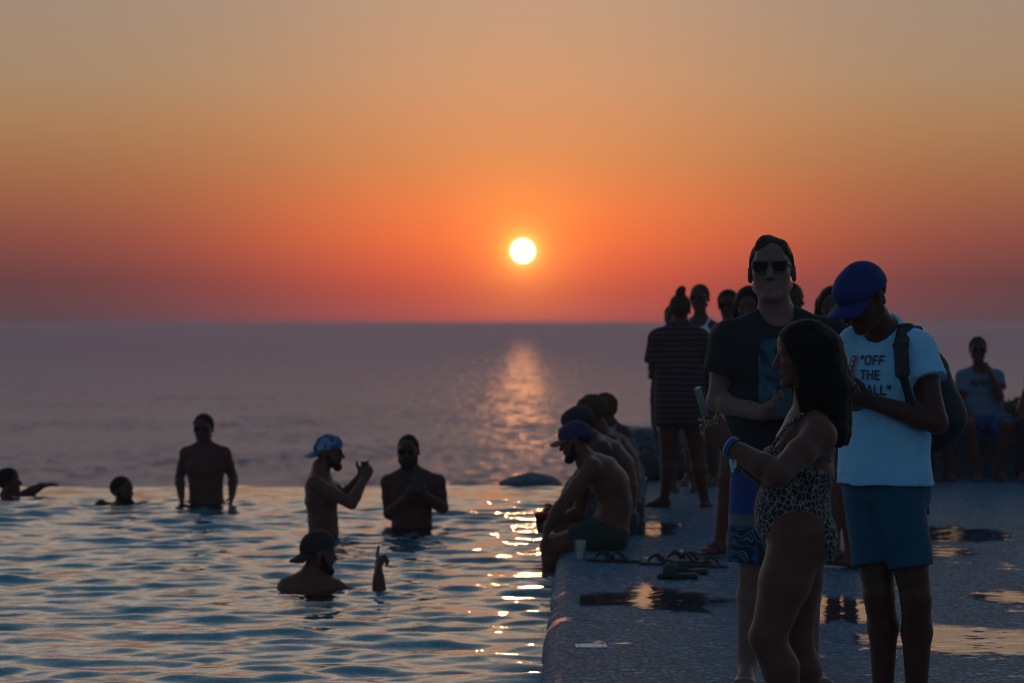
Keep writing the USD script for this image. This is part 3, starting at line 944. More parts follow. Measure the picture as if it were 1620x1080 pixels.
# ---------------------------------------------------------------- fabrics
black_cotton = plain('black_cotton', (.014, .012, .013), .85, .25, noise=.15, bump=.0012, bump_scale=300)
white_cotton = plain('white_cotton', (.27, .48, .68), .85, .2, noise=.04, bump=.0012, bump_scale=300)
grey_cotton = plain('grey_blue_cotton', (.09, .12, .17), .85, .3, noise=.06, bump=.001, bump_scale=300)
pale_cotton = plain('pale_cotton', (.26, .24, .28), .85, .3, noise=.06, bump=.001, bump_scale=300)
light_blue = plain('light_blue_cotton', (.28, .42, .62), .85, .3, noise=.06, bump=.001, bump_scale=300)
teal_shorts = plain('teal_swim_fabric', (.006, .056, .098), .75, .3, noise=.12, scale=12, bump=.0012, bump_scale=240)
blue_shorts = plain('blue_swim_fabric', (.008, .045, .17), .75, .3, noise=.1, bump=.001, bump_scale=240)
dark_swim = plain('dark_swim_fabric', (.016, .018, .024), .75, .3, noise=.3, scale=40, bump=.001, bump_scale=240)
maroon_swim = plain('maroon_swim_fabric', (.06, .012, .014), .8, .3, noise=.2, bump=.001, bump_scale=240)
blue_cap = plain('blue_cap_cloth', (.008, .018, .105), .8, .3, noise=.08, bump=.001, bump_scale=400)
purple_cap = plain('purple_cap_cloth', (.024, .013, .06), .8, .3, noise=.1, bump=.001, bump_scale=400)
dark_cap = plain('dark_cap_cloth', (.014, .011, .013), .8, .3, noise=.1, bump=.001, bump_scale=400)
red_brim = plain('red_brim_cloth', (.20, .035, .03), .8, .3, noise=.1)
black_nylon = plain('black_nylon', (.012, .012, .015), .6, .35, noise=.2, bump=.001, bump_scale=350)
black_rubber = plain('black_rubber', (.011, .011, .012), .55, .4, noise=.2, bump=.0008, bump_scale=300)
phone_body = plain('phone_gold', (.20, .135, .10), .32, .4, noise=.05, metallic=.2)
phone_dark = plain('phone_black', (.012, .012, .014), .15, .6)
nail_mat = plain('nail_polish', (.40, .22, .24), .12, .6)
band_mat = plain('blue_wristband', (.016, .036, .17), .5, .4, noise=.1)
white_paper = plain('white_paper', (.42, .44, .48), .7, .3, noise=.05)


def patterned(name, nodes, links):
    _mats[name] = usdkit.material(stage, '/World/Looks/' + name, {**nodes, 'p': ('principled_bsdf', {'roughness': .8, 'specular_ior_level': .3})}, links, surface='p.BSDF')
    return _mats[name]


striped = patterned('striped_jersey', {
    'g': ('geometry', {}), 'x': ('separate_xyz', {}), 'w': ('math', {'math_type': 'multiply', 'value2': 22.0}), 'f': ('math', {'math_type': 'fraction'}),
    'r': ('rgb_ramp', {'interpolate': False, 'ramp': [(0, (.016, .008, .010)), (.76, (.095, .036, .042))]}),
    'wob': ('noise_texture', {'scale': 3.0}), 'wm': ('math', {'math_type': 'multiply_add', 'value2': .03})},
    [('g.position', 'x.vector'), ('g.position', 'wob.vector'), ('wob.fac', 'wm.value1'), ('x.z', 'wm.value3'), ('wm.value', 'w.value1'), ('w.value', 'f.value1'), ('f.value', 'r.fac'), ('r.color', 'p.base_color')])
leopard = patterned('leopard_print', {
    'g': ('geometry', {}), 'm': ('mapping', {'scale': (52, 52, 44)}), 'nz': ('noise_texture', {'scale': 1.3, 'detail': 2.0}),
    'dm': ('vector_math', {'math_type': 'multiply_add', 'vector2': (.9, .9, .9)}),
    'e': ('voronoi_texture', {'feature': 'distance_to_edge', 'scale': 1.0}),
    'r': ('rgb_ramp', {'ramp': [(0, (.26, .20, .17)), (.045, (.22, .165, .14)), (.085, (.014, .010, .010)), (.34, (.016, .011, .010)), (.48, (.05, .035, .03))]})},
    [('g.position', 'm.vector'), ('m.vector', 'nz.vector'), ('nz.color', 'dm.vector1'), ('m.vector', 'dm.vector3'), ('dm.vector', 'e.vector'), ('e.distance', 'r.fac'), ('r.color', 'p.base_color')])
board = patterned('wave_board_fabric', {
    'g': ('geometry', {}), 'x': ('separate_xyz', {}),
    'nz': ('noise_texture', {'scale': 7.0, 'detail': 2.0}), 'dm': ('vector_math', {'math_type': 'multiply_add', 'vector2': (.22, .22, .22)}), 'v': ('voronoi_texture', {'feature': 'f1', 'scale': 11.0}), 'k': ('math', {'math_type': 'multiply', 'value2': 3.2}), 'f': ('math', {'math_type': 'fraction'}),
    'r': ('rgb_ramp', {'interpolate': False, 'ramp': [(0, (.008, .010, .016)), (.45, (.018, .07, .18)), (.62, (.010, .025, .07)), (.78, (.05, .13, .22)), (.9, (.01, .012, .02))]}),
    'z': ('map_range', {'from_min': .46, 'from_max': .96, 'to_min': 0, 'to_max': 1, 'clamp': True}),
    'b': ('rgb_ramp', {'interpolate': True, 'ramp': [(0, (.0, .0, .0)), (.40, (.0, .0, .0)), (.43, (.10, .10, .12)), (.50, (.09, .09, .11)), (.53, (.007, .036, .15)), (1, (.007, .036, .15))]}),
    's': ('map_range', {'from_min': .40, 'from_max': .43, 'to_min': 0, 'to_max': 1, 'clamp': True}), 'mx': ('mix_color', {})},
    [('g.position', 'x.vector'), ('g.position', 'nz.vector'), ('nz.color', 'dm.vector1'), ('g.position', 'dm.vector3'), ('dm.vector', 'v.vector'), ('v.distance', 'k.value1'), ('k.value', 'f.value1'), ('f.value', 'r.fac'), ('x.z', 'z.value'),
     ('z.result', 'b.fac'), ('z.result', 's.value'), ('s.result', 'mx.fac'), ('r.color', 'mx.a'), ('b.color', 'mx.b'), ('mx.result', 'p.base_color')])
blue_pattern_cap = patterned('mottled_blue_cap', {
    'g': ('geometry', {}), 'n': ('noise_texture', {'scale': 26.0, 'detail': 2.0}),
    'r': ('rgb_ramp', {'ramp': [(.40, (.02, .05, .12)), (.5, (.06, .12, .22)), (.58, (.16, .24, .34))]})}, [('g.position', 'n.vector'), ('n.fac', 'r.fac'), ('r.color', 'p.base_color')])
speckled_shorts = patterned('dark_green_speckled_swim', {
    'g': ('geometry', {}), 'v': ('voronoi_texture', {'feature': 'f1', 'scale': 26.0}),
    'r': ('rgb_ramp', {'ramp': [(0, (.10, .05, .045)), (.16, (.06, .045, .04)), (.24, (.012, .022, .018)), (1, (.012, .022, .018))]})}, [('g.position', 'v.vector'), ('v.distance', 'r.fac'), ('r.color', 'p.base_color')])
tee_print = patterned('turquoise_shirt_print', {
    'g': ('geometry', {}), 'm': ('mapping', {'scale': (16, 16, 9)}), 'n': ('noise_texture', {'scale': 1.0, 'detail': 3.0, 'distortion': 1.5}),
    'r': ('rgb_ramp', {'ramp': [(.30, (.008, .010, .02)), (.44, (.012, .025, .05)), (.52, (.015, .07, .10)), (.60, (.02, .09, .075)), (.68, (.012, .025, .07)), (.75, (.04, .03, .05))]})},
    [('g.position', 'm.vector'), ('m.vector', 'n.vector'), ('n.fac', 'r.fac'), ('r.color', 'p.base_color')])


def foot_base(J, ground):
    m = (J['al'] + J['ar']) / 2
    return (m[0], m[1], ground)


def slab(c, ax, ay, az, sx, sy, sz, r=.008):
    """A box with rounded corners in the frame (ax, ay, az)."""
    m = trimesh.creation.extrude_polygon(shapely.box(-sx / 2 + r, -sy / 2 + r, sx / 2 - r, sy / 2 - r).buffer(r), sz, engine='earcut')
    v = m.vertices - [0, 0, sz / 2]
    return V(*c) + v[:, :1] * ax + v[:, 1:2] * ay + v[:, 2:] * az, m.faces


def phone(c, up, normal, mat, label, size=(.072, .148, .009)):
    """A mobile phone: its long side along up, its screen facing normal."""
    up, normal = nrm(up), nrm(normal - nrm(up) * (np.asarray(normal) @ nrm(up)))
    sx = np.cross(up, normal)
    ph = thing('mobile_phone', label, 'phone', c)
    part(ph, 'case', slab(c, sx, up, normal, *size), mat, smooth=30)
    part(ph, 'screen', slab(c + normal * (size[2] / 2 + .0004), sx, up, normal, size[0] * .92, size[1] * .93, .0008, .006), phone_dark, smooth=30)
    part(ph, 'camera_bump', slab(c - normal * (size[2] / 2 + .001) + up * size[1] * .38 - sx * size[0] * .26, sx, up, normal, .022, .022, .002, .006), phone_dark, smooth=30)
    return ph


# ---------------------------------------------------------------- the three people in front
# man in the black T-shirt
y, s = 11.78, 1.06
J = pose(neutral(1232, y, 0, 1.855, -8), y, s, hd=(1221, 430, -.02), nk=(1230, 506, .02), sr=(1157, 540, .02), sl=(1314, 536, 0), er=(1136, 634, .04), wr=(1205, 653, -.18),
         el=(1346, 640, .02), wl=(1274, 652, -.2), hr=(1200, 722, 0), hl=(1268, 722, 0), kr=(1192, 893, -.03), kl=(1276, 893, -.02), ar=(1181, 1051, 0), al=(1281, 1051, 0))
o = dict(face=facing(-9, 7, -2), bulk=1.04, arm=1.08, neck=1.12, head=1.06, handr=dict(d=(.93, -.33, .12), n=(.1, .75, .6), curl=(30, 38, 25), thumb=(.75, .4, .4)), handl=dict(d=(-.9, -.3, .2), n=(.1, .75, .6)), toer=(-.15, -1), toel=(.25, -1))
man, S = person('tall man in black T-shirt and dark sunglasses facing the camera behind the woman', J, s, o, 'pale', .005, foot_base(J, 0))
add_hair(man, J, s, o, 'quiff', 'brown', .005)
add_sunglasses(man, J, s, o, None)
T = shirt(J, s, o, sleeve=.54, grow=.017, hem=EYE - (742 - HZ) / PX * y, neck=.066, neck_drop=.01)
tee = part(man, 'shirt', T.mesh(.006, folds(.007)), black_cotton)
Fw, C = facing(-8)[1], spine(J, .66)
ex = -facing(-8)[0]
gx, gz = np.meshgrid(np.linspace(-.075, .06, 12), np.linspace(-.15, .115, 20), indexing='ij')
P = C + gx.reshape(-1, 1) * ex + gz.reshape(-1, 1) * UP + Fw * .30
i = np.arange(240).reshape(12, 20)
part(tee, 'chest_print', (project(P, -Fw, T, .0085), np.stack([i[:-1, :-1], i[1:, :-1], i[1:, 1:], i[:-1, 1:]], -1).reshape(-1, 4)), tee_print)
Q = shorts(J, s, o, .08, end=.98, grow=.018, flare=.018)
part(man, 'shorts', Q.mesh(.006, folds(.006, 7, 4)), board)
hand = (J['wr'] + J['wl']) / 2
phone(hand + V(.025, -.09, .045), (.5, .25, .85), (.1, .8, -.5), phone_dark, 'black phone in the hands of the man in black T-shirt')

# woman with the phone
y, s = 9.57, .885
J = pose(neutral(1262, y, 0, 1.55, -90), y, s, hd=(1272, 563, 0), nk=(1284, 642, .0), sp=(1266, 768, 0), sl=(1296, 690, -.15), sr=(1280, 690, .15), el=(1230, 750, '-'), wl=(1152, 704, '+'),
         er=(1212, 752, .12), wr=(1146, 700, .02), hl=(1264, 848, -.075), hr=(1262, 846, .085), kl=(1215, 1006, -.11), kr=(1258, 1006, .09), al=(1259, 1178, -.1), ar=(1276, 1180, .11))
o = dict(face=facing(-92, -4), female=1, bulk=1.07, arm=1.1, leg=1.22, belly=.075, handl=dict(d=(-.80, .1, .60), n=(.25, .95, .15), curl=(48, 48, 30), thumb=(.7, .5, .5)),
         handr=dict(d=(-.82, -.05, .58), n=(.2, -.9, .3), curl=(45, 45, 30)), toel=(-1, -.15), toer=(-1, .1))
woman, S = person('woman in leopard print swimsuit with long dark hair looking down at her phone', J, s, o, 'fair', .005, foot_base(J, 0))
HS = add_hair(woman, J, s, {**o, 'locks': [(-.030, .080, -.262, .042), (-.075, .072, -.285, .050), (-.118, .0, -.29, .056), (.02, .083, -.24, .024), (-.10, .05, -.295, .05), (-.05, .086, -.31, .018), (-.09, .078, -.325, .02), (-.135, .02, -.33, .022), (.005, .09, -.29, .014), (-.115, .06, -.335, .018)]}, 'long', 'black', .005)
R, Fw, U = o['face']
for sg in (-1, 1):
    e = Shape().ell(J['hd'] + (R * .032 * sg + Fw * .0835 + U * .002) * s, o['face'], (.0105 * s, .0085 * s, .0045 * s))
    part(woman, 'eye', e.mesh(.002), plain('eye', (.05, .04, .035), .15, .6))
W = Shape()
torso(W, J, s, o, .006, hi=.80)
torso_forms(W, J, s, o, .006)
W.cut(at(1256, 722, y), V(.44, 0, .9))
for k in 'lr':
    h, n = J['h' + k], J['k' + k]
    W.add(h - UP * .055 + V(.01, (-1 if k == 'l' else 1) * .03, 0), n, (.108, .135, .05), .09, right=V(1, 0, 0), k=.004, op=-1)
sw = part(woman, 'swimsuit', W.mesh(.005), leopard)
for dy, sh in ((-.075, 'sl'), (.07, 'sr')):
    B = Shape()
    b = W.mesh  # the strap runs from the bust over the shoulder to the back
    pts = [at(1222, 706, y + dy), at(1243, 676, y + dy * 1.15), at(1268, 655, y + dy * 1.25), at(1288, 652, y + dy * 1.3), at(1304, 680, y + dy * 1.2), at(1312, 728, y + dy)]
    for p, q in zip(pts, pts[1:]):
        B.add(p, q, (.013, .006, .008), right=V(0, 1, 0), k=.006)
    part(sw, 'strap', B.mesh(.004), leopard)
w0, wd = J['wl'], nrm(J['wl'] - J['el'])
a1 = np.cross(wd, V(0, 0, 1)); a1 = nrm(a1); a2 = np.cross(wd, a1)
th = np.linspace(0, 2 * math.pi, 33)[:-1]


def cuff(c, w, u, v, r, half, t):
    rings = []
    for rr, hh in ((r, -half), (r + t, -half), (r + t, half), (r, half)):
        rings.append(c + w * hh + rr * (np.cos(th)[:, None] * u + np.sin(th)[:, None] * v))
    i = np.arange(32)
    f = [np.stack([a * 32 + i, a * 32 + (i + 1) % 32, b * 32 + (i + 1) % 32, b * 32 + i], 1) for a, b in ((0, 1), (1, 2), (2, 3), (3, 0))]
    return np.vstack(rings), np.vstack(f)


cw = w0 - wd * .022
wb = part(woman, 'wristband', cuff(cw, wd, a1, a2, .0345, .0085, .0015), band_mat, smooth=30, label='blue paper wristband with hanging white ends')
part(wb, 'band_edge', cuff(cw + wd * .0095, wd, a1, a2, .0345, .0018, .0022), white_paper, smooth=30)
for k, (dx, L) in enumerate(((-.004, .044), (.008, .032))):
    part(wb, 'band_end', slab(cw + V(dx - .004, -.036, -.034 - L / 2), V(.9, -.1, .1), V(.16, 0, -1) if k == 0 else V(-.12, 0, -1), V(.1, -.99, 0), .012, L, .0012, .003), white_paper, smooth=30)
pc = at(1113, 646, y - .02)
phone(pc, at(1106, 622, y) - at(1120, 668, y), V(.93, -.30, .22), phone_body, 'gold phone held up in both hands by the woman in leopard swimsuit')
hb = J['wl'] + nrm(V(-.80, .1, .60)) * .075
for k, (px, py) in enumerate(((1106, 663), (1108, 673), (1112, 684))):
    part(woman, 'fingernail', slab(at(px, py, y - .07), V(.75, -.6, .2), V(-.3, 0, .95), V(-.6, -.75, .1), .007, .010, .002, .003), nail_mat, smooth=30)

# man in the white T-shirt
y, s = 10.59, .99
J = pose(neutral(1410, y, 0, 1.73, -32), y, s, hd=(1366, 470, -.06), nk=(1404, 533, .03), sl=(1450, 553, -.08), sr=(1354, 553, .10), el=(1482, 668, '-'), wl=(1380, 636, '-'),
         er=(1338, 660, '+'), wr=(1357, 640, '-'), hl=(1420, 772, -.05), hr=(1372, 772, .05), kl=(1449, 946, -.1), kr=(1391, 940, -.02), al=(1450, 1125, -.05), ar=(1397, 1110, .03))
o = dict(face=facing(-52, -30), bulk=.88, handl=dict(d=(-.95, -.2, .15), n=(.2, .7, .65), curl=(45, 50, 30)), handr=dict(d=(-.6, -.6, .5), n=(.5, .2, .8), curl=(45, 45, 30)), toel=(-.3, -1), toer=(-.75, -.7))
youth, S = person('young man in white lettered T-shirt and blue cap looking down at his hands', J, s, o, 'tan', .005, foot_base(J, 0))
add_hair(youth, J, s, o, 'capped', 'black', .005)
add_cap(youth, J, s, o, blue_cap, .004, tilt=2, brim=.075)
T = shirt(J, s, o, sleeve=.42, grow=.014, hem=EYE - (764 - HZ) / PX * y, neck=.064, cuff=.026, neck_drop=-.005)
tee = part(youth, 'shirt', T.mesh(.006, folds(.017, 7, 6)), white_cotton)
ink = plain('dark_print_ink', (.015, .02, .03), .7)
R, Fw, U = facing(-32)
ex = -R
O = at(1370, 576, y)
for line, dz, hgt, dx in (('"OFF', 0.0, .034, -.006), ('THE', -.0545, .034, .0), ('WALL"', -.111, .036, -.018)):
    m = meshkit.text_mesh(line, hgt, .0008, bold=True).subdivide()
    v = m.vertices
    p = O + ex * (v[:, :1] * .98 + dx) + UP * (v[:, 1:2] + dz) + Fw * (.30 + v[:, 2:])
    q = project(p, -Fw, T, .0075)
    part(tee, 'lettering', (q + Fw * v[:, 2:], m.faces), ink, smooth=False)
gx, gz = np.meshgrid(np.linspace(0, .030, 4), np.linspace(0, .085, 9), indexing='ij')
i = np.arange(36).reshape(4, 9)
pf = np.stack([i[:-1, :-1], i[1:, :-1], i[1:, 1:], i[:-1, 1:]], -1).reshape(-1, 4)
F2 = nrm(Fw - ex * .6)
P = at(1345, 598, y) + gx.reshape(-1, 1) * nrm(ex + Fw * .3) + gz.reshape(-1, 1) * UP + F2 * .25
part(tee, 'red_badge', (project(P, -F2, T, .0075), pf), plain('red_print', (.34, .03, .04), .7))
for k in range(4):
    P2 = at(1345, 598, y) + (gx.reshape(-1, 1) * .3 + .010) * nrm(ex + Fw * .3) + (gz.reshape(-1, 1) * .10 + .014 + k * .018) * UP + F2 * .25
    part(tee, 'badge_mark', (project(P2, -F2, T, .009), pf), white_cotton)
Q = shorts(J, s, o, .10, end=.72, grow=.008, flare=.006)
part(youth, 'shorts', Q.mesh(.006, folds(.006, 8, 9)), teal_shorts)
phone((J['wl'] + J['wr']) / 2 + V(-.075, -.035, .03), (-.55, -.5, .65), (.5, .35, .75), phone_dark, 'dark phone held by the young man in the blue cap')

# backpack
R, Fw, U = facing(-32)
bp = thing('backpack', 'black backpack worn over the shoulder of the youth in white T-shirt', 'backpack', at(1490, 640, y + .16))
B = Shape()
fr = (R, Fw, U)
c = at(1461, 632, y + .16)
B.ell(c, fr, (.122, .095, .205), k=.02)
B.ell(c - UP * .06 - R * .02, fr, (.15, .11, .13), k=.04)
B.ell(c - Fw * .06 - UP * .08, fr, (.12, .085, .11), k=.03)
B.cut(c + Fw * .075, Fw, k=.02)
bag = part(bp, 'bag', B.mesh(.007, rough(.006, 14, 2)), black_nylon)
for pts in ([at(1462, 545, y + .12), at(1446, 519, y + .03), at(1432, 516, y - .06), at(1425, 545, y - .16), at(1428, 592, y - .21), at(1441, 638, y - .18), at(1457, 672, y - .06), at(1474, 700, y + .08)],
            [at(1400, 548, y + .26), at(1378, 526, y + .20), at(1358, 532, y + .17), at(1346, 560, y + .10), at(1342, 600, y + .08), at(1352, 650, y + .12), at(1400, 690, y + .24)]):
    B = Shape()
    for n_, (p, q) in enumerate(zip(pts, pts[1:])):
        wdt = .031 if n_ < 4 else .018
        B.add(p, q, (wdt, .009, .012), right=R, k=.012)
    part(bp, 'strap', B.mesh(.006), black_nylon)
B = Shape()
B.add(at(1458, 700, y + .02), at(1462, 770, y + .0), (.014, .004, .006), right=R, k=.006)
B.add(at(1462, 770, y), at(1465, 812, y), (.016, .004, .006), right=R, k=.006)
part(bp, 'loose_strap', B.mesh(.005), black_nylon)
# ---------------------------------------------------------------- people further back on the deck
def dress_up(root, J, s, o, h, top=None, bottom=None, tank=None, hem=None, end=.62, sleeve=.5):
    if top is not None:
        part(root, 'shirt', shirt(J, s, o, sleeve=sleeve, grow=.015, hem=hem).mesh(h, folds(.006)), top)
    if tank is not None:
        part(root, 'tank_top', shirt(J, s, o, sleeve=0, grow=.010, hem=hem, neck=.085, neck_drop=.03).mesh(h, folds(.004)), tank)
    if bottom is not None:
        part(root, 'shorts', shorts(J, s, o, .09, end=end).mesh(h, folds(.006)), bottom)


def sandal(J, s, k, toe, side, mat):
    """Sole and thong of a flip-flop in a person's own frame of foot: used for worn and for left-off pairs."""
    a = J['a' + k]
    return flip_flop(a - UP * .083 * s + V(toe[0], toe[1], 0) / max(np.hypot(*toe), 1e-6) * .045, toe, side, s)


def flip_flop(c, toe, side, s=1.0):
    t = nrm(V(toe[0], toe[1], 0))
    r = np.cross(t, UP) * side
    out = Polygon([(-.030, -.125), (.030, -.125), (.036, -.06), (.034, 0), (.045, .07), (.038, .12), (.0, .142), (-.034, .128), (-.046, .075), (-.038, 0), (-.036, -.06)]).buffer(.012).buffer(-.010).simplify(.002)
    m = trimesh.creation.extrude_polygon(affinity.scale(out, s, s, origin=(0, 0)), .017, engine='earcut')
    v = V(*c) + m.vertices[:, :1] * r + m.vertices[:, 1:2] * t + m.vertices[:, 2:] * UP
    f = m.faces if np.linalg.det([r, t, UP]) > 0 else m.faces[:, ::-1]
    S = Shape()
    post = V(*c) + t * .085 * s + UP * .016
    knot = post + UP * .024 - t * .012
    S.add(post, knot, .006, .006, k=.004)
    for sg in (-1, 1):
        mid = V(*c) + r * .034 * sg * s + t * .03 * s + UP * .066
        end = V(*c) + r * .042 * sg * s - t * .03 * s + UP * .012
        S.add(knot, mid, (.0095, .0045, .006), right=t, k=.005)
        S.add(mid, end, (.0105, .0045, .006), right=t, k=.005)
    return (v, f), S


def worn_flip_flops(root, J, s, toes, ks='lr', mat=black_rubber):
    for k in ks:
        (m, S) = sandal(J, s, k, toes[k], 1 if k == 'r' else -1, mat)
        P = UsdGeom.Xform.Define(stage, f'{root.GetPath()}/{numbered(str(root.GetPath()) + "/flip_flop").split("/")[-1]}')
        part(P, 'sole', m, mat, smooth=30)
        part(P, 'thong', S.mesh(.005), mat)


H = .009
# woman in the striped dress, seen from behind
y, s = 23.3, 1.0
J = pose(neutral(1076, y, 0, 1.73, 180), y, s, hd=(1076, 490, 0), nk=(1075, 516, 0), sl=(1041, 535, 0), sr=(1108, 535, 0), el=(1033, 582, .06), wl=(1062, 596, .24), er=(1116, 584, .06), wr=(1090, 590, .26),
         hl=(1060, 632, 0), hr=(1092, 632, 0), kl=(1057, 722, .02), kr=(1103, 722, .02), al=(1051, 786, 0), ar=(1114, 788, 0))
o = dict(face=facing(178, 0), female=1, bulk=1.0, arm=1.0, leg=1.15, toel=(-.75, .65), toer=(.3, 1))
p, S = person('woman seen from behind in knee-length striped dress with hair in a bun', J, s, o, 'tan', H, foot_base(J, 0))
add_hair(p, J, s, o, 'bun', 'brown', .007)
W = shirt(J, s, o, sleeve=.80, grow=.016, hem=EYE - (673 - HZ) / PX * y, neck=.066)
W.add(spine(J, .45), V((J['hl'] + J['hr'])[0] / 2, y, .75), (.165, .13, .05), (.180, .15, .05), right=V(1, 0, 0), k=.05)
W.cut(V(0, 0, EYE - (673 - HZ) / PX * y), -UP)
part(p, 'dress', W.mesh(.009, folds(.013, 7, 12)), striped)

# someone standing in front of her, hidden but for an arm and the legs
y, s = 25.4, .97
J = pose(neutral(1066, y, 0, 1.66, -10), y, s, sr=(1046, 548, 0), er=(1036, 618, .02), wr=(1035, 672, -.05), hr=(1058, 625, 0), hl=(1082, 625, 0), kr=(1066, 700, 0), kl=(1094, 700, 0), ar=(1066, 762, 0), al=(1096, 762, 0))
o = dict(face=facing(-10), handr=dict(d=(.1, 0, -1), n=(1, 0, 0)))
p, S = person('person mostly hidden behind the woman in the striped dress, one arm showing', J, s, o, 'brown', H, foot_base(J, 0))
add_hair(p, J, s, o, 'short', 'black', .009)
dress_up(p, J, s, o, .01, top=black_cotton, bottom=dark_swim, sleeve=.75)

# man in the white tank top
y, s = 26.4, 1.06
J = pose(neutral(1107, y, 0, 1.86, -25), y, s, hd=(1107, 472, 0), nk=(1108, 506, .02), sr=(1084, 520, .06), sl=(1130, 520, -.04))
o = dict(face=facing(-20, 0), neck=.95)
p, S = person('short haired man in white tank top behind the woman in striped dress', J, s, o, 'tan', H, foot_base(J, 0))
add_hair(p, J, s, o, 'crop', 'black', .008)
add_sunglasses(p, J, s, o, None, 1.05)
dress_up(p, J, s, o, .01, tank=plain('lilac_white_cotton', (.55, .52, .62), .85, .3, noise=.05), bottom=dark_swim)

# woman with tied-back hair
y, s = 23.7, .99
J = pose(neutral(1160, y, 0, 1.75, -20), y, s, hd=(1152, 483, 0), nk=(1156, 512, .02), sr=(1134, 527, .06), sl=(1180, 527, -.05), kr=(1166, 715, 0), kl=(1182, 715, 0), ar=(1168, 781, 0), al=(1184, 781, 0))
o = dict(face=facing(-14, -2), female=1)
p, S = person('woman in sunglasses and light blue top with dark tied-back hair', J, s, o, 'tan', H, foot_base(J, 0))
add_hair(p, J, s, o, 'messy', 'black', .008)
add_sunglasses(p, J, s, o, None, 1.15)
dress_up(p, J, s, o, .01, tank=light_blue, bottom=dark_swim)

# dark-haired woman whose head shows left of the man in black
y, s = 18.34, .98
J = pose(neutral(1186, y, 0, 1.70, -45), y, s, hd=(1186, 485, 0), nk=(1186, 524, .02), sr=(1164, 546, .1), sl=(1206, 548, -.08), el=(1214, 618, -.05), er=(1166, 620, '+'), wl=(1206, 670, -.1), hl=(1166, 655, -.06), hr=(1170, 655, .08),
         kl=(1150, 756, -.06), al=(1139, 856, .06), kr=(1182, 760, .1), ar=(1184, 858, .12))
o = dict(face=facing(-14, -8), female=1, leg=1.0, toel=(-.78, -.62), toer=(-.5, -.8))
p, S = person('dark haired woman behind the man in black, her bare leg in flip-flop showing', J, s, o, 'fair', .007, foot_base(J, 0))
add_hair(p, J, s, o, 'long', 'black', .007)
dress_up(p, J, s, o, .008, top=pale_cotton, bottom=pale_cotton, end=.28, sleeve=.35)
worn_flip_flops(p, J, s, dict(l=(-.78, -.62), r=(-.5, -.8)))

# head right of the black T-shirt man's neck
y, s = 21.5, 1.02
J = pose(neutral(1248, y, 0, 1.80, 45), y, s, hd=(1250, 474, 0), nk=(1248, 510, 0))
o = dict(face=facing(50, 0))
p, S = person('dark haired man whose head shows just right of the neck of the man in black', J, s, o, 'brown', H, foot_base(J, 0))
add_hair(p, J, s, o, 'short', 'black', .008)
dress_up(p, J, s, o, .01, top=black_cotton, bottom=dark_swim)

# long-haired woman with a hand to her face
y, s = 17.5, .99
J = pose(neutral(1328, y, 0, 1.71, -10), y, s, hd=(1318, 487, 0), nk=(1324, 525, .02), sr=(1300, 546, 0), sl=(1346, 546, 0), el=(1356, 606, -.1), wl=(1343, 542, -.16), kr=(1320, 770, 0), kl=(1344, 770, 0), ar=(1320, 872, 0), al=(1346, 874, 0))
o = dict(face=facing(-12, -2), female=1, handl=dict(d=(-.38, .1, .9), n=(-.3, .9, -.1), curl=(40, 45, 30)), toer=(.75, -.65), toel=(.3, -1))
p, S = person('long haired woman with one hand at her face behind the blue cap', J, s, o, 'fair', .007, foot_base(J, 0))
add_hair(p, J, s, o, 'long', 'black', .007)
dress_up(p, J, s, o, .008, top=pale_cotton, bottom=dark_swim, sleeve=.4, end=.3)
worn_flip_flops(p, J, s, dict(r=(.75, -.65), l=(.3, -1)))

# man seated on the bench
y, s = 27.55, .98
J = seated(1552, y, 0, .46, 0, 1.72)
pose(J, y, s, hd=(1547, 553, -.06), nk=(1550, 585, -.02), sr=(1524, 597, -.02), sl=(1576, 597, -.02), er=(1520, 640, -.05), wr=(1540, 668, -.25), el=(1582, 628, -.2), wl=(1566, 588, -.22), hr=(1545, 668, .02), hl=(1568, 668, .02),
     kr=(1530, 672, -.42), kl=(1597, 674, -.42), ar=(1548, 746, -.35), al=(1578, 746, -.35))
o = dict(face=facing(-4, -4), handl=dict(d=(-.35, .2, .9), n=(-.8, .5, 0), curl=(60, 60, 40)), toer=(-.35, -1), toel=(.35, -1))
p, S = person('young man in sunglasses and grey T-shirt sitting on the bench, hand at mouth', J, s, o, 'tan', H, foot_base(J, 0))
add_hair(p, J, s, o, 'short', 'black', .008)
add_sunglasses(p, J, s, o, None)
T = shirt(J, s, o, sleeve=.5, grow=.015, hem=EYE - (658 - HZ) / PX * y)
tee = part(p, 'shirt', T.mesh(.009, folds(.006)), grey_cotton)
part(p, 'shorts', shorts(J, s, o, .09, end=.72).mesh(.009, folds(.005)), blue_shorts)
rng = np.random.default_rng(3)
for k in range(5):                                              # a dark chest print too far off to read
    P = at(1532 + k * 6, 604 + (k % 2), y) + np.array([[a * .028, -.35, b * (.05 + .015 * (k % 2))] for a in (0, .33, .66, 1) for b in (-.5, 0, .5)])
    i = np.arange(12).reshape(4, 3)
    part(tee, 'chest_print', (project(P, V(0, 1, 0), T, .009), np.stack([i[:-1, :-1], i[1:, :-1], i[1:, 1:], i[:-1, 1:]], -1).reshape(-1, 4)), ink)

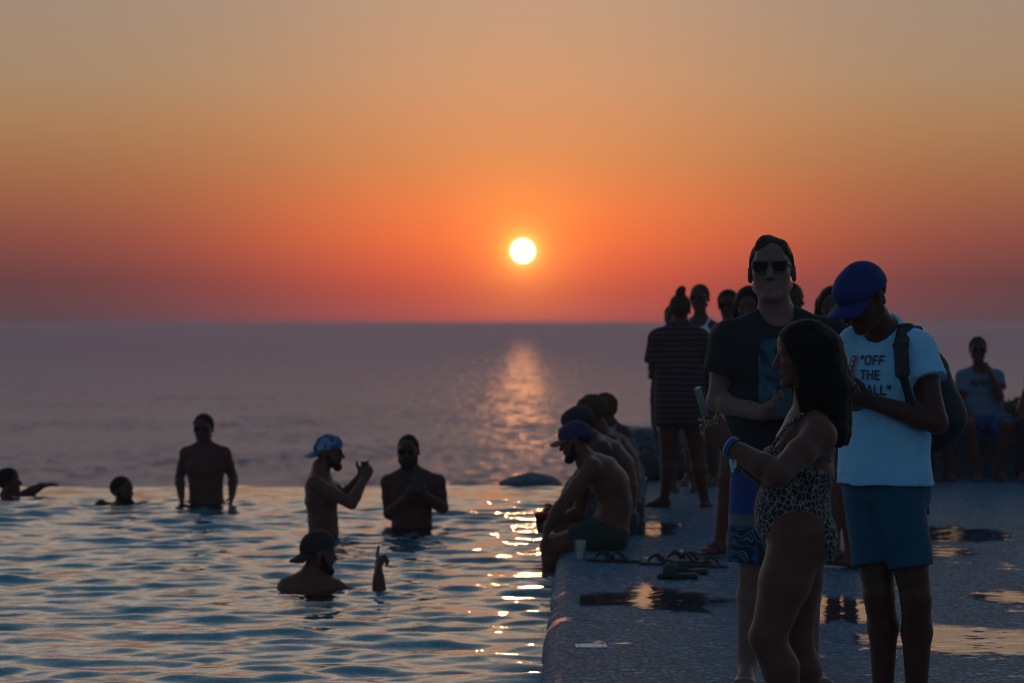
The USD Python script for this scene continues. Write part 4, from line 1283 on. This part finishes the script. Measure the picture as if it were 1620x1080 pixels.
# two more on the bench: one at the right edge, one behind the backpack
y, s = 27.5, 1.0
J = seated(1650, y, 0, .46, -8)
pose(J, y, s, sr=(1632, 602, 0), er=(1614, 652, -.1), wr=(1630, 690, -.3), kr=(1622, 672, -.42), ar=(1618, 746, -.36))
o = dict(face=facing(-20))
p, S = person('person at the right edge of the bench, only a bare elbow and dark trousers showing', J, s, o, 'fair', H, foot_base(J, 0))
add_hair(p, J, s, o, 'short', 'black', .009)
dress_up(p, J, s, o, .01, tank=black_cotton)
Q = shorts(J, s, o, .09, end=.95, grow=.03)
for k in 'lr':
    Q.add(J['k' + k], J['a' + k], .085, .070, k=.03)
part(p, 'trousers', Q.mesh(.01, folds(.006)), black_cotton)
y = 27.5
J = seated(1462, y, 0, .46, 10, 1.7)
pose(J, y, s, hd=(1428, 572, -.15), nk=(1436, 598, -.05), sr=(1420, 612, 0), sl=(1466, 612, 0), el=(1474, 655, -.2), kl=(1497, 682, -.42), kr=(1470, 682, -.42), al=(1500, 746, -.30), ar=(1476, 746, -.30))
o = dict(face=facing(0, -20))
p, S = person('person seated on the bench behind the backpack, only one lower leg showing', J, s, o, 'brown', H, foot_base(J, 0))
add_hair(p, J, s, o, 'short', 'black', .009)
dress_up(p, J, s, o, .01, top=maroon_swim, bottom=maroon_swim)
worn_flip_flops(p, J, s, dict(l=(0, -1), r=(0, -1)))

# ---------------------------------------------------------------- four sitting on the pool's edge
EDGE_GROUP = 'men sitting on the pool edge'
# nearest, with the purple cap
y, s = 18.96, 1.0
J = pose(neutral(940, y, 0, 1.75, -110), y, s, hd=(912, 697, -.02), nk=(926, 728, 0), sp=(972, 778, .02), sl=(937, 740, -.15), sr=(930, 732, .2), el=(886, 802, -.19), wl=(866, 838, -.12), er=(916, 812, .18), wr=(884, 822, .06),
         hl=(958, 846, -.10), hr=(960, 842, .16), kl=(869, 864, -.08), kr=(876, 858, .25), al=(864, 944, -.06), ar=(868, 936, .25))
o = dict(face=facing(-104, -14), arm=1.08, bulk=1.08, handl=dict(d=(-.35, 0, -.9), n=(.9, .1, -.4), curl=(25, 30, 20)), handr=dict(d=(-.9, -.1, -.2), n=(.1, -.2, -1)), toel=(-1, .1), toer=(-1, .1))
p, S = person('shirtless man in purple cap and glasses sitting nearest on the pool edge', J, s, o, 'fair', .007, (edge_x(y) + .25, y, 0), EDGE_GROUP)
add_hair(p, J, s, o, 'capped', 'black', .006)
add_beard(p, J, s, o, 'black', .006)
add_cap(p, J, s, o, purple_cap, .005, tilt=4, brim_mat=red_brim)
part(p, 'shorts', shorts(J, s, o, .08, end=.62, grow=.016, flare=.014).mesh(.007, folds(.005)), speckled_shorts)
R, Fw, U = o['face']
P = UsdGeom.Xform.Define(stage, f'{p.GetPath()}/glasses')
for sg in (-1, 1):
    q = J['hd'] + (R * .032 * sg + Fw * .103 + U * .004)
    part(P, 'rim', cuff(q, Fw, R, U, .021, .0015, .002), phone_body, smooth=30)
    part(P, 'temple', Shape().add(q + R * .022 * sg, J['hd'] + R * .084 * sg - Fw * .01 + U * .012, .002).mesh(.003), phone_body)
# second, dark cap worn backwards
y, s = 20.3, 1.02
J = pose(neutral(950, y, 0, 1.78, -110), y, s, hd=(916, 672, 0), nk=(938, 698, 0), sp=(984, 752, .02), sl=(952, 710, -.15), sr=(944, 704, .2), el=(905, 768, -.14), wl=(884, 806, -.05), er=(925, 790, .2), wr=(890, 812, .1),
         hl=(974, 822, -.1), hr=(976, 818, .16), kl=(888, 836, -.08), kr=(893, 832, .25), al=(884, 912, -.06), ar=(888, 906, .25))
o = dict(face=facing(-100, -16), arm=1.05, handl=dict(d=(-.95, 0, -.2), n=(.1, .9, -.4), curl=(45, 45, 30)), toel=(-1, .1), toer=(-1, .1))
p, S = person('shirtless man in dark cap hunched second from the front on the pool edge', J, s, o, 'tan', .008, (edge_x(y) + .25, y, 0), EDGE_GROUP)
add_hair(p, J, s, o, 'capped', 'black', .007)
add_cap(p, J, s, o, dark_cap, .005, tilt=2, brim=.05)
part(p, 'shorts', shorts(J, s, o, .08, end=.62).mesh(.009, folds(.005)), dark_swim)
# third, auburn hair under a cap
y, s = 21.4, 1.02
J = pose(neutral(960, y, 0, 1.78, -110), y, s, hd=(938, 652, 0), nk=(952, 686, 0), sp=(990, 740, .02), sl=(966, 700, -.15), sr=(956, 694, .2), el=(918, 762, -.1), wl=(896, 796, 0), er=(938, 780, .2), wr=(906, 800, .1),
         hl=(985, 806, -.1), hr=(986, 802, .16), kl=(904, 820, -.08), kr=(908, 816, .25), al=(900, 892, -.06), ar=(904, 886, .25))
o = dict(face=facing(-98, -12), arm=1.05, toel=(-1, .1), toer=(-1, .1))
p, S = person('shirtless person with auburn hair under a small cap third along the pool edge', J, s, o, 'tan', .008, (edge_x(y) + .25, y, 0), EDGE_GROUP)
add_hair(p, J, s, o, 'messy', 'auburn', .007)
add_cap(p, J, s, o, maroon_swim, .006, tilt=6, brim=.075, low=.05)
part(p, 'shorts', shorts(J, s, o, .08, end=.62).mesh(.009, folds(.005)), dark_swim)
# fourth, in a grey vest
y, s = 22.6, 1.02
J = pose(neutral(975, y, 0, 1.78, 175), y, s, hd=(957, 648, 0), nk=(966, 676, 0), sp=(978, 735, 0), sl=(944, 690, .04), sr=(986, 686, -.03), el=(940, 738, .12), wl=(950, 770, .3), er=(1000, 716, .05), wr=(985, 752, .25),
         hl=(972, 792, 0), hr=(992, 792, 0), kl=(930, 798, .30), kr=(938, 796, .40), al=(920, 864, .30), ar=(926, 860, .4))
o = dict(face=facing(-150, -6), arm=1.0, toel=(-1, .4), toer=(-1, .4))
p, S = person('tousled man in grey vest sitting with his back turned, farthest of the edge sitters', J, s, o, 'tan', .008, (edge_x(y) + .25, y, 0), EDGE_GROUP)
add_hair(p, J, s, o, 'messy', 'auburn', .007)
dress_up(p, J, s, o, .009, tank=grey_cotton, bottom=dark_swim)

# ---------------------------------------------------------------- bathers
BATH = 'bathers in the pool'
FLOOR = POOL_FLOOR
# standing at the far edge, arms out
y, s = 25.76, 1.06
J = pose(neutral(327, y, FLOOR, 1.858, 0), y, s, hd=(322, 678, 0), nk=(324, 706, .02), sr=(295, 717, 0), sl=(355, 717, 0), er=(284, 756, .08), wr=(287, 786, -.10), el=(369, 756, .08), wl=(367, 784, -.10))
o = dict(face=facing(-6, -2), handr=dict(d=(.1, -.5, -.8), n=(.8, 0, .2)), handl=dict(d=(-.1, -.5, -.8), n=(-.8, 0, .2)))
p, S = person('shirtless man standing waist deep at the far pool edge with arms held out', J, s, o, 'tan', H, foot_base(J, FLOOR), BATH)
add_hair(p, J, s, o, 'short', 'black', .007)
add_sunglasses(p, J, s, o, None)
part(p, 'shorts', shorts(J, s, o, .06).mesh(.01), dark_swim)
# bearded man in the backwards cap, filming
y, s = 21.9, 1.03
J = pose(neutral(512, y, FLOOR, 1.81, 72), y, s, hd=(519, 715, 0), nk=(505, 744, 0), sr=(497, 766, -.17), sl=(512, 760, .17), er=(556, 796, -.16), wr=(576, 758, -.02), el=(545, 785, .24), wl=(571, 752, .12), hr=(508, 866, -.09), hl=(520, 866, .09))
o = dict(face=facing(84, -2), arm=1.05, handr=dict(d=(.45, .25, .85), n=(-.2, .95, 0), curl=(40, 45, 30), thumb=(.7, .5, .4)), handl=dict(d=(.45, -.2, .85), n=(-.2, -.95, 0), curl=(40, 45, 30)))
p, S = person('bearded bather in backwards blue cap holding a phone up in both hands', J, s, o, 'fair', .008, foot_base(J, FLOOR), BATH)
add_hair(p, J, s, o, 'capped', 'black', .007)
add_beard(p, J, s, o, 'black', .006)
add_cap(p, J, s, o, blue_pattern_cap, .005, yaw=180, brim=.075, tilt=-12)
add_sunglasses(p, J, s, o, None)
part(p, 'shorts', shorts(J, s, o, .06).mesh(.01), dark_swim)
part(p, 'wrist_strap', slab(at(562, 768, y - .05), V(1, 0, 0), V(.15, 0, 1), V(0, 1, 0), .012, .07, .003, .003), black_nylon, smooth=30)
phone(at(578, 741, y + .03), (.35, 0, .95), (-.95, -.1, .3), phone_dark, 'black phone raised by the bather in backwards blue cap')
# bearded man facing us
y, s = 22.7, 1.02
J = pose(neutral(652, y, FLOOR, 1.785, 0), y, s, hd=(646, 713, 0), nk=(650, 745, .02), sr=(615, 763, 0), sl=(692, 763, 0), er=(616, 812, .0), wr=(646, 784, -.2), el=(700, 803, .0), wl=(672, 782, -.2))
o = dict(face=facing(-6, -6), bulk=1.1, arm=1.12, neck=1.1, handr=dict(d=(.4, -.5, .75), n=(.6, .5, .2), curl=(45, 45, 30)), handl=dict(d=(-.5, -.4, .75), n=(-.6, .5, .2), curl=(45, 45, 30)))
p, S = person('stout bearded bather in sunglasses facing the camera with hands raised to his chest', J, s, o, 'tan', .008, foot_base(J, FLOOR), BATH)
add_hair(p, J, s, o, 'crop', 'black', .007)
add_beard(p, J, s, o, 'black', .006)
add_sunglasses(p, J, s, o, None)
part(p, 'shorts', shorts(J, s, o, .06).mesh(.01), dark_swim)
phone(at(657, 762, y - .28), (.1, 0, 1), (0, .95, .2), phone_dark, 'phone held before the chest of the stout bather in sunglasses')
# neck-deep man with pointing finger
y, s = 17.44, 1.02
J = pose(neutral(492, y, FLOOR, 1.75, 165), y, s, hd=(502, 874, 0), nk=(492, 914, .0), sp=(492, 965, 0), sl=(457, 930, .03), sr=(526, 932, -.02), el=(440, 985, .1), wl=(450, 1010, .3), er=(600, 965, .02), wr=(599, 912, 0),
         hl=(478, 1058, 0), hr=(504, 1058, 0), kl=(474, 1110, .35), kr=(508, 1110, .35), al=(476, 1200, .05), ar=(506, 1200, .05))
o = dict(face=facing(112, -4), handsize=1.2, arm=1.2, handr=dict(d=(0, .05, 1), n=(.95, .3, 0), curl=(70, 80, 50), point=0, thumb=(.7, .3, .6)))
p, S = person('bearded bather in dark backwards cap, shoulder deep, pointing a finger up', J, s, o, 'fair', .007, (J['nk'][0], y, FLOOR), BATH)
add_hair(p, J, s, o, 'capped', 'black', .006)
add_beard(p, J, s, o, 'black', .006)
add_cap(p, J, s, o, dark_cap, .005, yaw=180, brim=.08, tilt=-20)
# swimmer
y, s = 25.6, 1.0
J = pose(neutral(193, y, FLOOR, 1.75, 60), y, s, hd=(193, 776, 0), nk=(195, 802, 0), sr=(172, 806, -.08), sl=(216, 806, .08), er=(160, 797, -.15), wr=(152, 803, -.05), el=(229, 800, .15), wl=(246, 806, .1),
         hl=(196, 880, .1), hr=(190, 880, -.1), kl=(205, 925, .25), kr=(186, 930, -.2), al=(200, 985, .25), ar=(190, 985, -.2))
o = dict(face=facing(60, 4))
p, S = person('short haired swimmer with only the head above water, left part of the pool', J, s, o, 'tan', H, (J['nk'][0], y, FLOOR), BATH)
add_hair(p, J, s, o, 'short', 'black', .007)
add_beard(p, J, s, o, 'black', .007)
# swimmer at the left edge
y, s = 26.7, 1.0
J = pose(neutral(10, y, FLOOR, 1.7, 90), y, s, hd=(14, 762, 0), nk=(8, 790, 0), sr=(6, 800, -.15), sl=(14, 796, .15), er=(30, 812, -.2), wr=(20, 826, -.2), el=(44, 780, .2), wl=(66, 768, .2),
         hl=(0, 872, .1), hr=(0, 872, -.1), kl=(-8, 920, .1), kr=(-12, 920, -.1), al=(-30, 965, .1), ar=(-30, 965, -.1))
o = dict(face=facing(88, 6), handl=dict(d=(.95, 0, .12), n=(0, -.3, -1), curl=(8, 10, 8)), arm=1.15)
p, S = person('tousled swimmer at the left edge with one arm lifted out of the water', J, s, o, 'tan', H, (J['nk'][0], y, FLOOR), BATH)
add_hair(p, J, s, o, 'messy', 'black', .008)
# ---------------------------------------------------------------- things lying on the deck
def shoe(px, py, toe, side, label, s=1.0, lift=0.0, tilt=0.0, group=None):
    y = PX * EYE / (py - HZ)
    c = at(px, py, y)
    c[2] = lift
    t = thing('flip_flop', label, 'flip-flop', c, group)
    (m, S) = flip_flop(c, toe, side, s)
    part(t, 'sole', m, black_rubber, smooth=30)
    part(t, 'thong', S.mesh(.004), black_rubber)


shoe(962, 888, (-1, .35), 1, 'black flip-flop beside the clear plastic cup, left of its pair')
shoe(985, 889, (-1, .1), -1, 'black flip-flop beside the clear plastic cup, right of its pair')
shoe(1046, 893, (-1, .25), 1, 'black flip-flop at the left end of the heap of sandals')
shoe(1076, 888, (-1, -.2), -1, 'black flip-flop at the back of the heap of sandals')
shoe(1095, 895, (-.9, .5), 1, 'black flip-flop lying across the middle of the heap of sandals', lift=.018)
shoe(1116, 897, (1, -.05), -1, 'black flip-flop at the right end of the heap of sandals')


def slide(px, py, toe, side, label):
    y = PX * EYE / (py - HZ)
    c = at(px, py, y)
    c[2] = 0
    t = nrm(V(*toe, 0))
    r = np.cross(t, UP) * side
    th_ = thing('slide_sandal', label, 'sandal', c)
    S = Shape()
    S.add(c - t * .095 + UP * .018, c + t * .095 + UP * .016, (.040, .022, .03), (.047, .02, .03), right=r, k=.01)
    S.ell(c + UP * .055, (r, t, UP), (.036, .15, .022), k=.01, op=-1)
    S.cut(c, -UP)
    part(th_, 'sole', S.mesh(.005), black_rubber)
    B = Shape()
    n = 11
    q = [c + r * .053 * math.cos(a) + UP * (.018 + .062 * math.sin(a)) + t * .04 for a in np.linspace(0, math.pi, n)]
    for a, b in zip(q, q[1:]):
        B.add(a, b, (.045, .005, .008), right=t, k=.006)
    part(th_, 'strap', B.mesh(.005), black_rubber)


slide(1072, 915, (-1, .1), 1, 'thick black slide sandal in front of the heap, nearer one')
slide(1088, 908, (-1, .15), -1, 'thick black slide sandal in front of the heap, farther one')


def cup(px, base_py, ground, y, label, mat, liquid=None, h=.125, r0=.028, r1=.041, level=.6, straw=None):
    c = at(px, base_py, y)
    c[2] = ground if ground is not None else c[2]
    t = thing('plastic_cup', label, 'cup', c)
    prof_ = [(0, 0), (r0, 0), (r0 + (r1 - r0) * .97, h * .97), (r1 + .002, h * .975), (r1 + .002, h), (r1 - .0015, h), (r0 - .0015, .004), (0, .004)]
    m = trimesh.creation.revolve(np.array(prof_), sections=28)
    part(t, 'wall', (m.vertices + c, m.faces), mat, smooth=30)
    if liquid is not None:
        ri = r0 + (r1 - r0) * level - .002
        m = trimesh.creation.revolve(np.array([(0, .005), (r0 - .002, .005), (ri, h * level), (0, h * level)]), sections=28)
        part(t, 'drink', (m.vertices + c, m.faces), liquid, smooth=30)
    if straw is not None:
        part(t, 'straw', Shape().add(c + UP * .01, c + V(*straw), .0035).mesh(.003), black_nylon)
    return t


clear = usdkit.material(stage, '/World/Looks/clear_plastic', {
    'f': ('fresnel', {'IOR': 1.45}), 't': ('transparent_bsdf', {'color': (.86, .88, .9)}), 'g': ('glossy_bsdf', {'color': (.9, .9, .9), 'roughness': .12}),
    'd': ('translucent_bsdf', {'color': (.7, .7, .75)}), 'm1': ('mix_closure', {'fac': .10}), 'mx': ('mix_closure', {})},
    [('f.fac', 'mx.fac'), ('t.BSDF', 'm1.closure1'), ('d.BSDF', 'm1.closure2'), ('m1.closure', 'mx.closure1'), ('g.BSDF', 'mx.closure2')], surface='mx.closure')
def tinted(name, c):
    return usdkit.material(stage, '/World/Looks/' + name, {
        'f': ('fresnel', {'IOR': 1.4}), 't': ('transparent_bsdf', {'color': c}), 'd': ('translucent_bsdf', {'color': c}), 'g': ('glossy_bsdf', {'color': (.9, .9, .9), 'roughness': .08}),
        'm1': ('mix_closure', {'fac': .45}), 'mx': ('mix_closure', {})},
        [('f.fac', 'mx.fac'), ('t.BSDF', 'm1.closure1'), ('d.BSDF', 'm1.closure2'), ('m1.closure', 'mx.closure1'), ('g.BSDF', 'mx.closure2')], surface='mx.closure')


orange_drink, red_drink = tinted('orange_drink', (.95, .45, .22)), tinted('red_drink', (.42, .10, .09))
cup(918, 884, 0, 18.1, 'empty clear plastic cup standing on the rounded pool edge', clear)
cup(1018, 775, 0, 25.6, 'clear cup with orange drink and straw far back on the deck', clear, orange_drink, level=.85, straw=(.12, .02, .24))
cup(860, 842, None, 19.7, 'dark red plastic cup held over the water by the second edge sitter', red_drink, red_drink, h=.14, r0=.042, r1=.066, level=.8)

# pale square plate let into the deck
y = PX * EYE / (1022 - HZ)
c = at(935, 1022, y)
t = thing('deck_plate', 'pale square plate let into the mosaic near the pool edge', 'plate', (c[0], c[1], 0))
part(t, 'cover', slab((c[0], c[1], .003), V(1, .03, 0), V(-.03, 1, 0), UP, .145, .145, .006, .006), plain('pale_plate', (.42, .43, .47), .35, .5, noise=.1), smooth=30)
for sx, sy in ((-.055, -.055), (.055, -.055), (.055, .055), (-.055, .055)):
    m = trimesh.creation.cylinder(.006, .002, sections=12)
    part(t, 'screw', (m.vertices + [c[0] + sx, c[1] + sy, .0068], m.faces), phone_body, smooth=30)

# mosaic mound where the pool's lip meets the deck
def mound(name, label, c, rx, ry, hz, seed, mat=stone_mat, cat='mound'):
    m = trimesh.creation.icosphere(5, 1.0)
    v = m.vertices * [rx, ry, hz]
    v *= 1 + (meshkit.fbm(m.vertices * 2.2, 3, seed) - .5)[:, None] * .16
    t = thing(name, label, cat, c)
    part(t, 'body', (v + V(*c), m.faces), mat)
    return t


mound('mosaic_mound', 'low dark mosaic mound at the end of the pool left of the edge sitters', (.20, 28.75, -.16), .33, .30, .155, 4)
# dark bags against the bench's rounded end
def bag(label, c, size, seed):
    t = thing('beach_bag', label, 'bag', c)
    S = Shape().ell(V(*c) + UP * size[2] * .8, (V(1, 0, 0), V(0, 1, 0), UP), size)
    S.ell(V(*c) + UP * size[2] * .45, (V(1, 0, 0), V(0, 1, 0), UP), (size[0] * 1.12, size[1] * 1.1, size[2] * .55), k=.05)
    S.cut(V(*c), -UP)
    part(t, 'body', S.mesh(.012, rough(.02, 9, seed)), black_nylon)
    q = [V(*c) + UP * size[2] * 1.5 + V(size[0] * .5 * math.cos(a), 0, .10 * math.sin(a)) for a in np.linspace(0, math.pi, 8)]
    B = Shape()
    for a, b in zip(q, q[1:]):
        B.add(a, b, .010, k=.01)
    part(t, 'handle', B.mesh(.008), black_nylon)


bag('dark beach bag on the deck just left of the striped dress woman', (1.28, 27.3, 0), (.17, .12, .15), 3)
bag('dark beach bag on the deck between the striped dress woman and the bench', (1.72, 27.45, 0), (.24, .14, .16), 5)

# ---------------------------------------------------------------- puddles on the deck
water_film = usdkit.material(stage, '/World/Looks/standing_water', {
    'g': ('geometry', {}), 'n': ('noise_texture', {'scale': 5.0, 'detail': 2.0}), 'b': ('bump', {'strength': 1.0, 'distance': .006}),
    'uv': ('uvmap', {'attribute': 'st'}), 'x': ('separate_xyz', {}),
    'en': ('noise_texture', {'scale': 14.0, 'detail': 4.0}), 'es': ('math', {'math_type': 'multiply_add', 'value2': .55}),
    'ef': ('map_range', {'range_type': 'smoothstep', 'from_min': .92, 'from_max': 1.22, 'to_min': 1.0, 'to_max': 0.0, 'clamp': True}),
    'f': ('fresnel', {'IOR': 1.4}), 'ff': ('math', {'math_type': 'multiply'}), 'tc': ('mix_color', {'a': (1, 1, 1), 'b': (.78, .82, .86)}),
    't': ('transparent_bsdf', {}), 'gl': ('glossy_bsdf', {'color': (1, 1, 1), 'roughness': .05}), 'mx': ('mix_closure', {})},
    [('g.position', 'n.vector'), ('n.fac', 'b.height'), ('b.normal', 'f.normal'), ('b.normal', 'gl.normal'), ('uv.UV', 'x.vector'), ('g.position', 'en.vector'), ('en.fac', 'es.value1'), ('x.x', 'es.value3'),
     ('es.value', 'ef.value'), ('ef.result', 'ff.value1'), ('f.fac', 'ff.value2'), ('ff.value', 'mx.fac'), ('ef.result', 'tc.fac'), ('tc.result', 't.color'), ('t.BSDF', 'mx.closure1'), ('gl.BSDF', 'mx.closure2')], surface='mx.closure')


def puddle(cx, cy, rx, ry, seed, label, n=240, wob=.75):
    """A thin sheet of water, deepest at its middle and running out to nothing at its ragged edge."""
    a = np.linspace(0, 2 * math.pi, n, endpoint=False)
    ring = np.stack([np.cos(a), np.sin(a), np.zeros(n)], 1)
    r = 1.1 + wob * (meshkit.fbm(ring * 1.6 + seed * 7.3, 6, seed) - .5) * 2 + .3 * (meshkit.noise(ring * 9 + seed, seed + 9) - .5)
    fr = np.array([.25, .5, .65, .78, .88, 1.0])
    x = cx + rx * (r * np.cos(a))[None] * fr[:, None]
    y = cy + ry * (r * np.sin(a))[None] * fr[:, None]
    x = np.maximum(x, edge_x(y) + .17)
    v = np.vstack([[[cx, cy, .005]], np.stack([x, y, np.full_like(x, .005)], -1).reshape(-1, 3)])
    i = np.arange(n)
    f = [np.stack([np.zeros(n, int), 1 + i, 1 + (i + 1) % n], 1)]
    for k in range(5):
        p, q = 1 + k * n, 1 + (k + 1) * n
        f += [np.stack([p + i, q + i, q + (i + 1) % n], 1), np.stack([p + i, q + (i + 1) % n, p + (i + 1) % n], 1)]
    uv = np.zeros((len(v), 2))
    uv[1:, 0] = np.repeat(fr, n)
    t = thing('puddle', label, 'puddle', (cx, cy, .004))
    m = usdkit.mesh(stage, f'{t.GetPath()}/water', (v - [cx, cy, .004], np.vstack(f)), water_film, smooth=True, uv=uv)


def spot(px, py):
    y = PX * EYE / (py - HZ)
    return (px - CX) / PX * y, y


for px, py, rx, ry, sd, lb in (
        (1045, 948, .50, .85, 3, 'wide puddle across the deck in front of the black slide sandals'),
        (1560, 1015, .60, .62, 8, 'large bright puddle at the right edge behind the youth in white T-shirt'),
        (1325, 965, .30, .75, 5, 'puddle between the legs of the woman and of the youth'),
        (1500, 845, .42, .9, 11, 'shallow puddle on the deck at the right below the seated man'),
        (1440, 870, .45, .55, 13, 'small puddle just right of the teal shorts'),
        (1010, 835, .30, .8, 17, 'thin puddle behind the edge sitters'),
        (1590, 945, .22, .35, 19, 'small broken puddle at the right edge')
        ):
    x0, y0 = spot(px, py)
    puddle(x0, y0, rx, ry, sd, lb)

# ---------------------------------------------------------------- shrubs behind the bench
leaf_mat = plain('dark_leaves', (.035, .06, .025), .6, .3, noise=.4, scale=8)
twig_mat = plain('twigs', (.06, .045, .03), .8, .3)


def shrub(label, c, rx, rz, n, seed):
    rng = np.random.default_rng(seed)
    t = thing('shrub', label, 'shrub', c, 'shrubs behind the bench')
    d = rng.normal(size=(n, 3))
    d /= np.linalg.norm(d, axis=1)[:, None]
    p = d * (rng.random((n, 1)) ** .4) * [rx, rx * .7, rz] * (.75 + .5 * meshkit.noise(d * 2.5 + seed, seed))[:, None]
    p[:, 2] = np.abs(p[:, 2]) + .02
    u = rng.normal(size=(n, 3)); u /= np.linalg.norm(u, axis=1)[:, None]
    w = np.cross(u, rng.normal(size=(n, 3))); w /= np.linalg.norm(w, axis=1)[:, None]
    L, B = rng.uniform(.03, .06, (n, 1)), rng.uniform(.010, .018, (n, 1))
    q = p + V(*c)
    v = np.stack([q - u * L, q + w * B, q + u * L, q - w * B], 1).reshape(-1, 3)
    part(t, 'foliage', (v, np.arange(4 * n).reshape(n, 4)), leaf_mat, smooth=False, kind='stuff')
    S = Shape()
    for k in range(6):
        a = rng.uniform(0, 6.28)
        S.add(V(*c), V(*c) + V(math.cos(a) * rx * .6, math.sin(a) * rx * .4, rz * .8), .012, .005, k=.01)
    part(t, 'stem', S.mesh(.009), twig_mat)


for k, (px, rx, rz) in enumerate(((1535, .25, .20), (1580, .3, .24), (1612, .3, .27), (1650, .35, .24))):
    lb = ['low dark shrub behind the seated man in grey', 'dark shrub on the bench top right of the seated man', 'dark shrub nearest the right edge, tallest of the row', 'dark shrub beyond the right edge of the row'][k]
    shrub(lb, ((px - CX) / PX * 28.9, 28.9, .44), rx, rz, 2600, 40 + k)
b = trimesh.creation.box(bounds=[[4.2, 28.52, -.4], [14, 30.4, .44]])
structure('planting_bed', b, plain('soil', (.05, .04, .03), .9, .2, noise=.3))
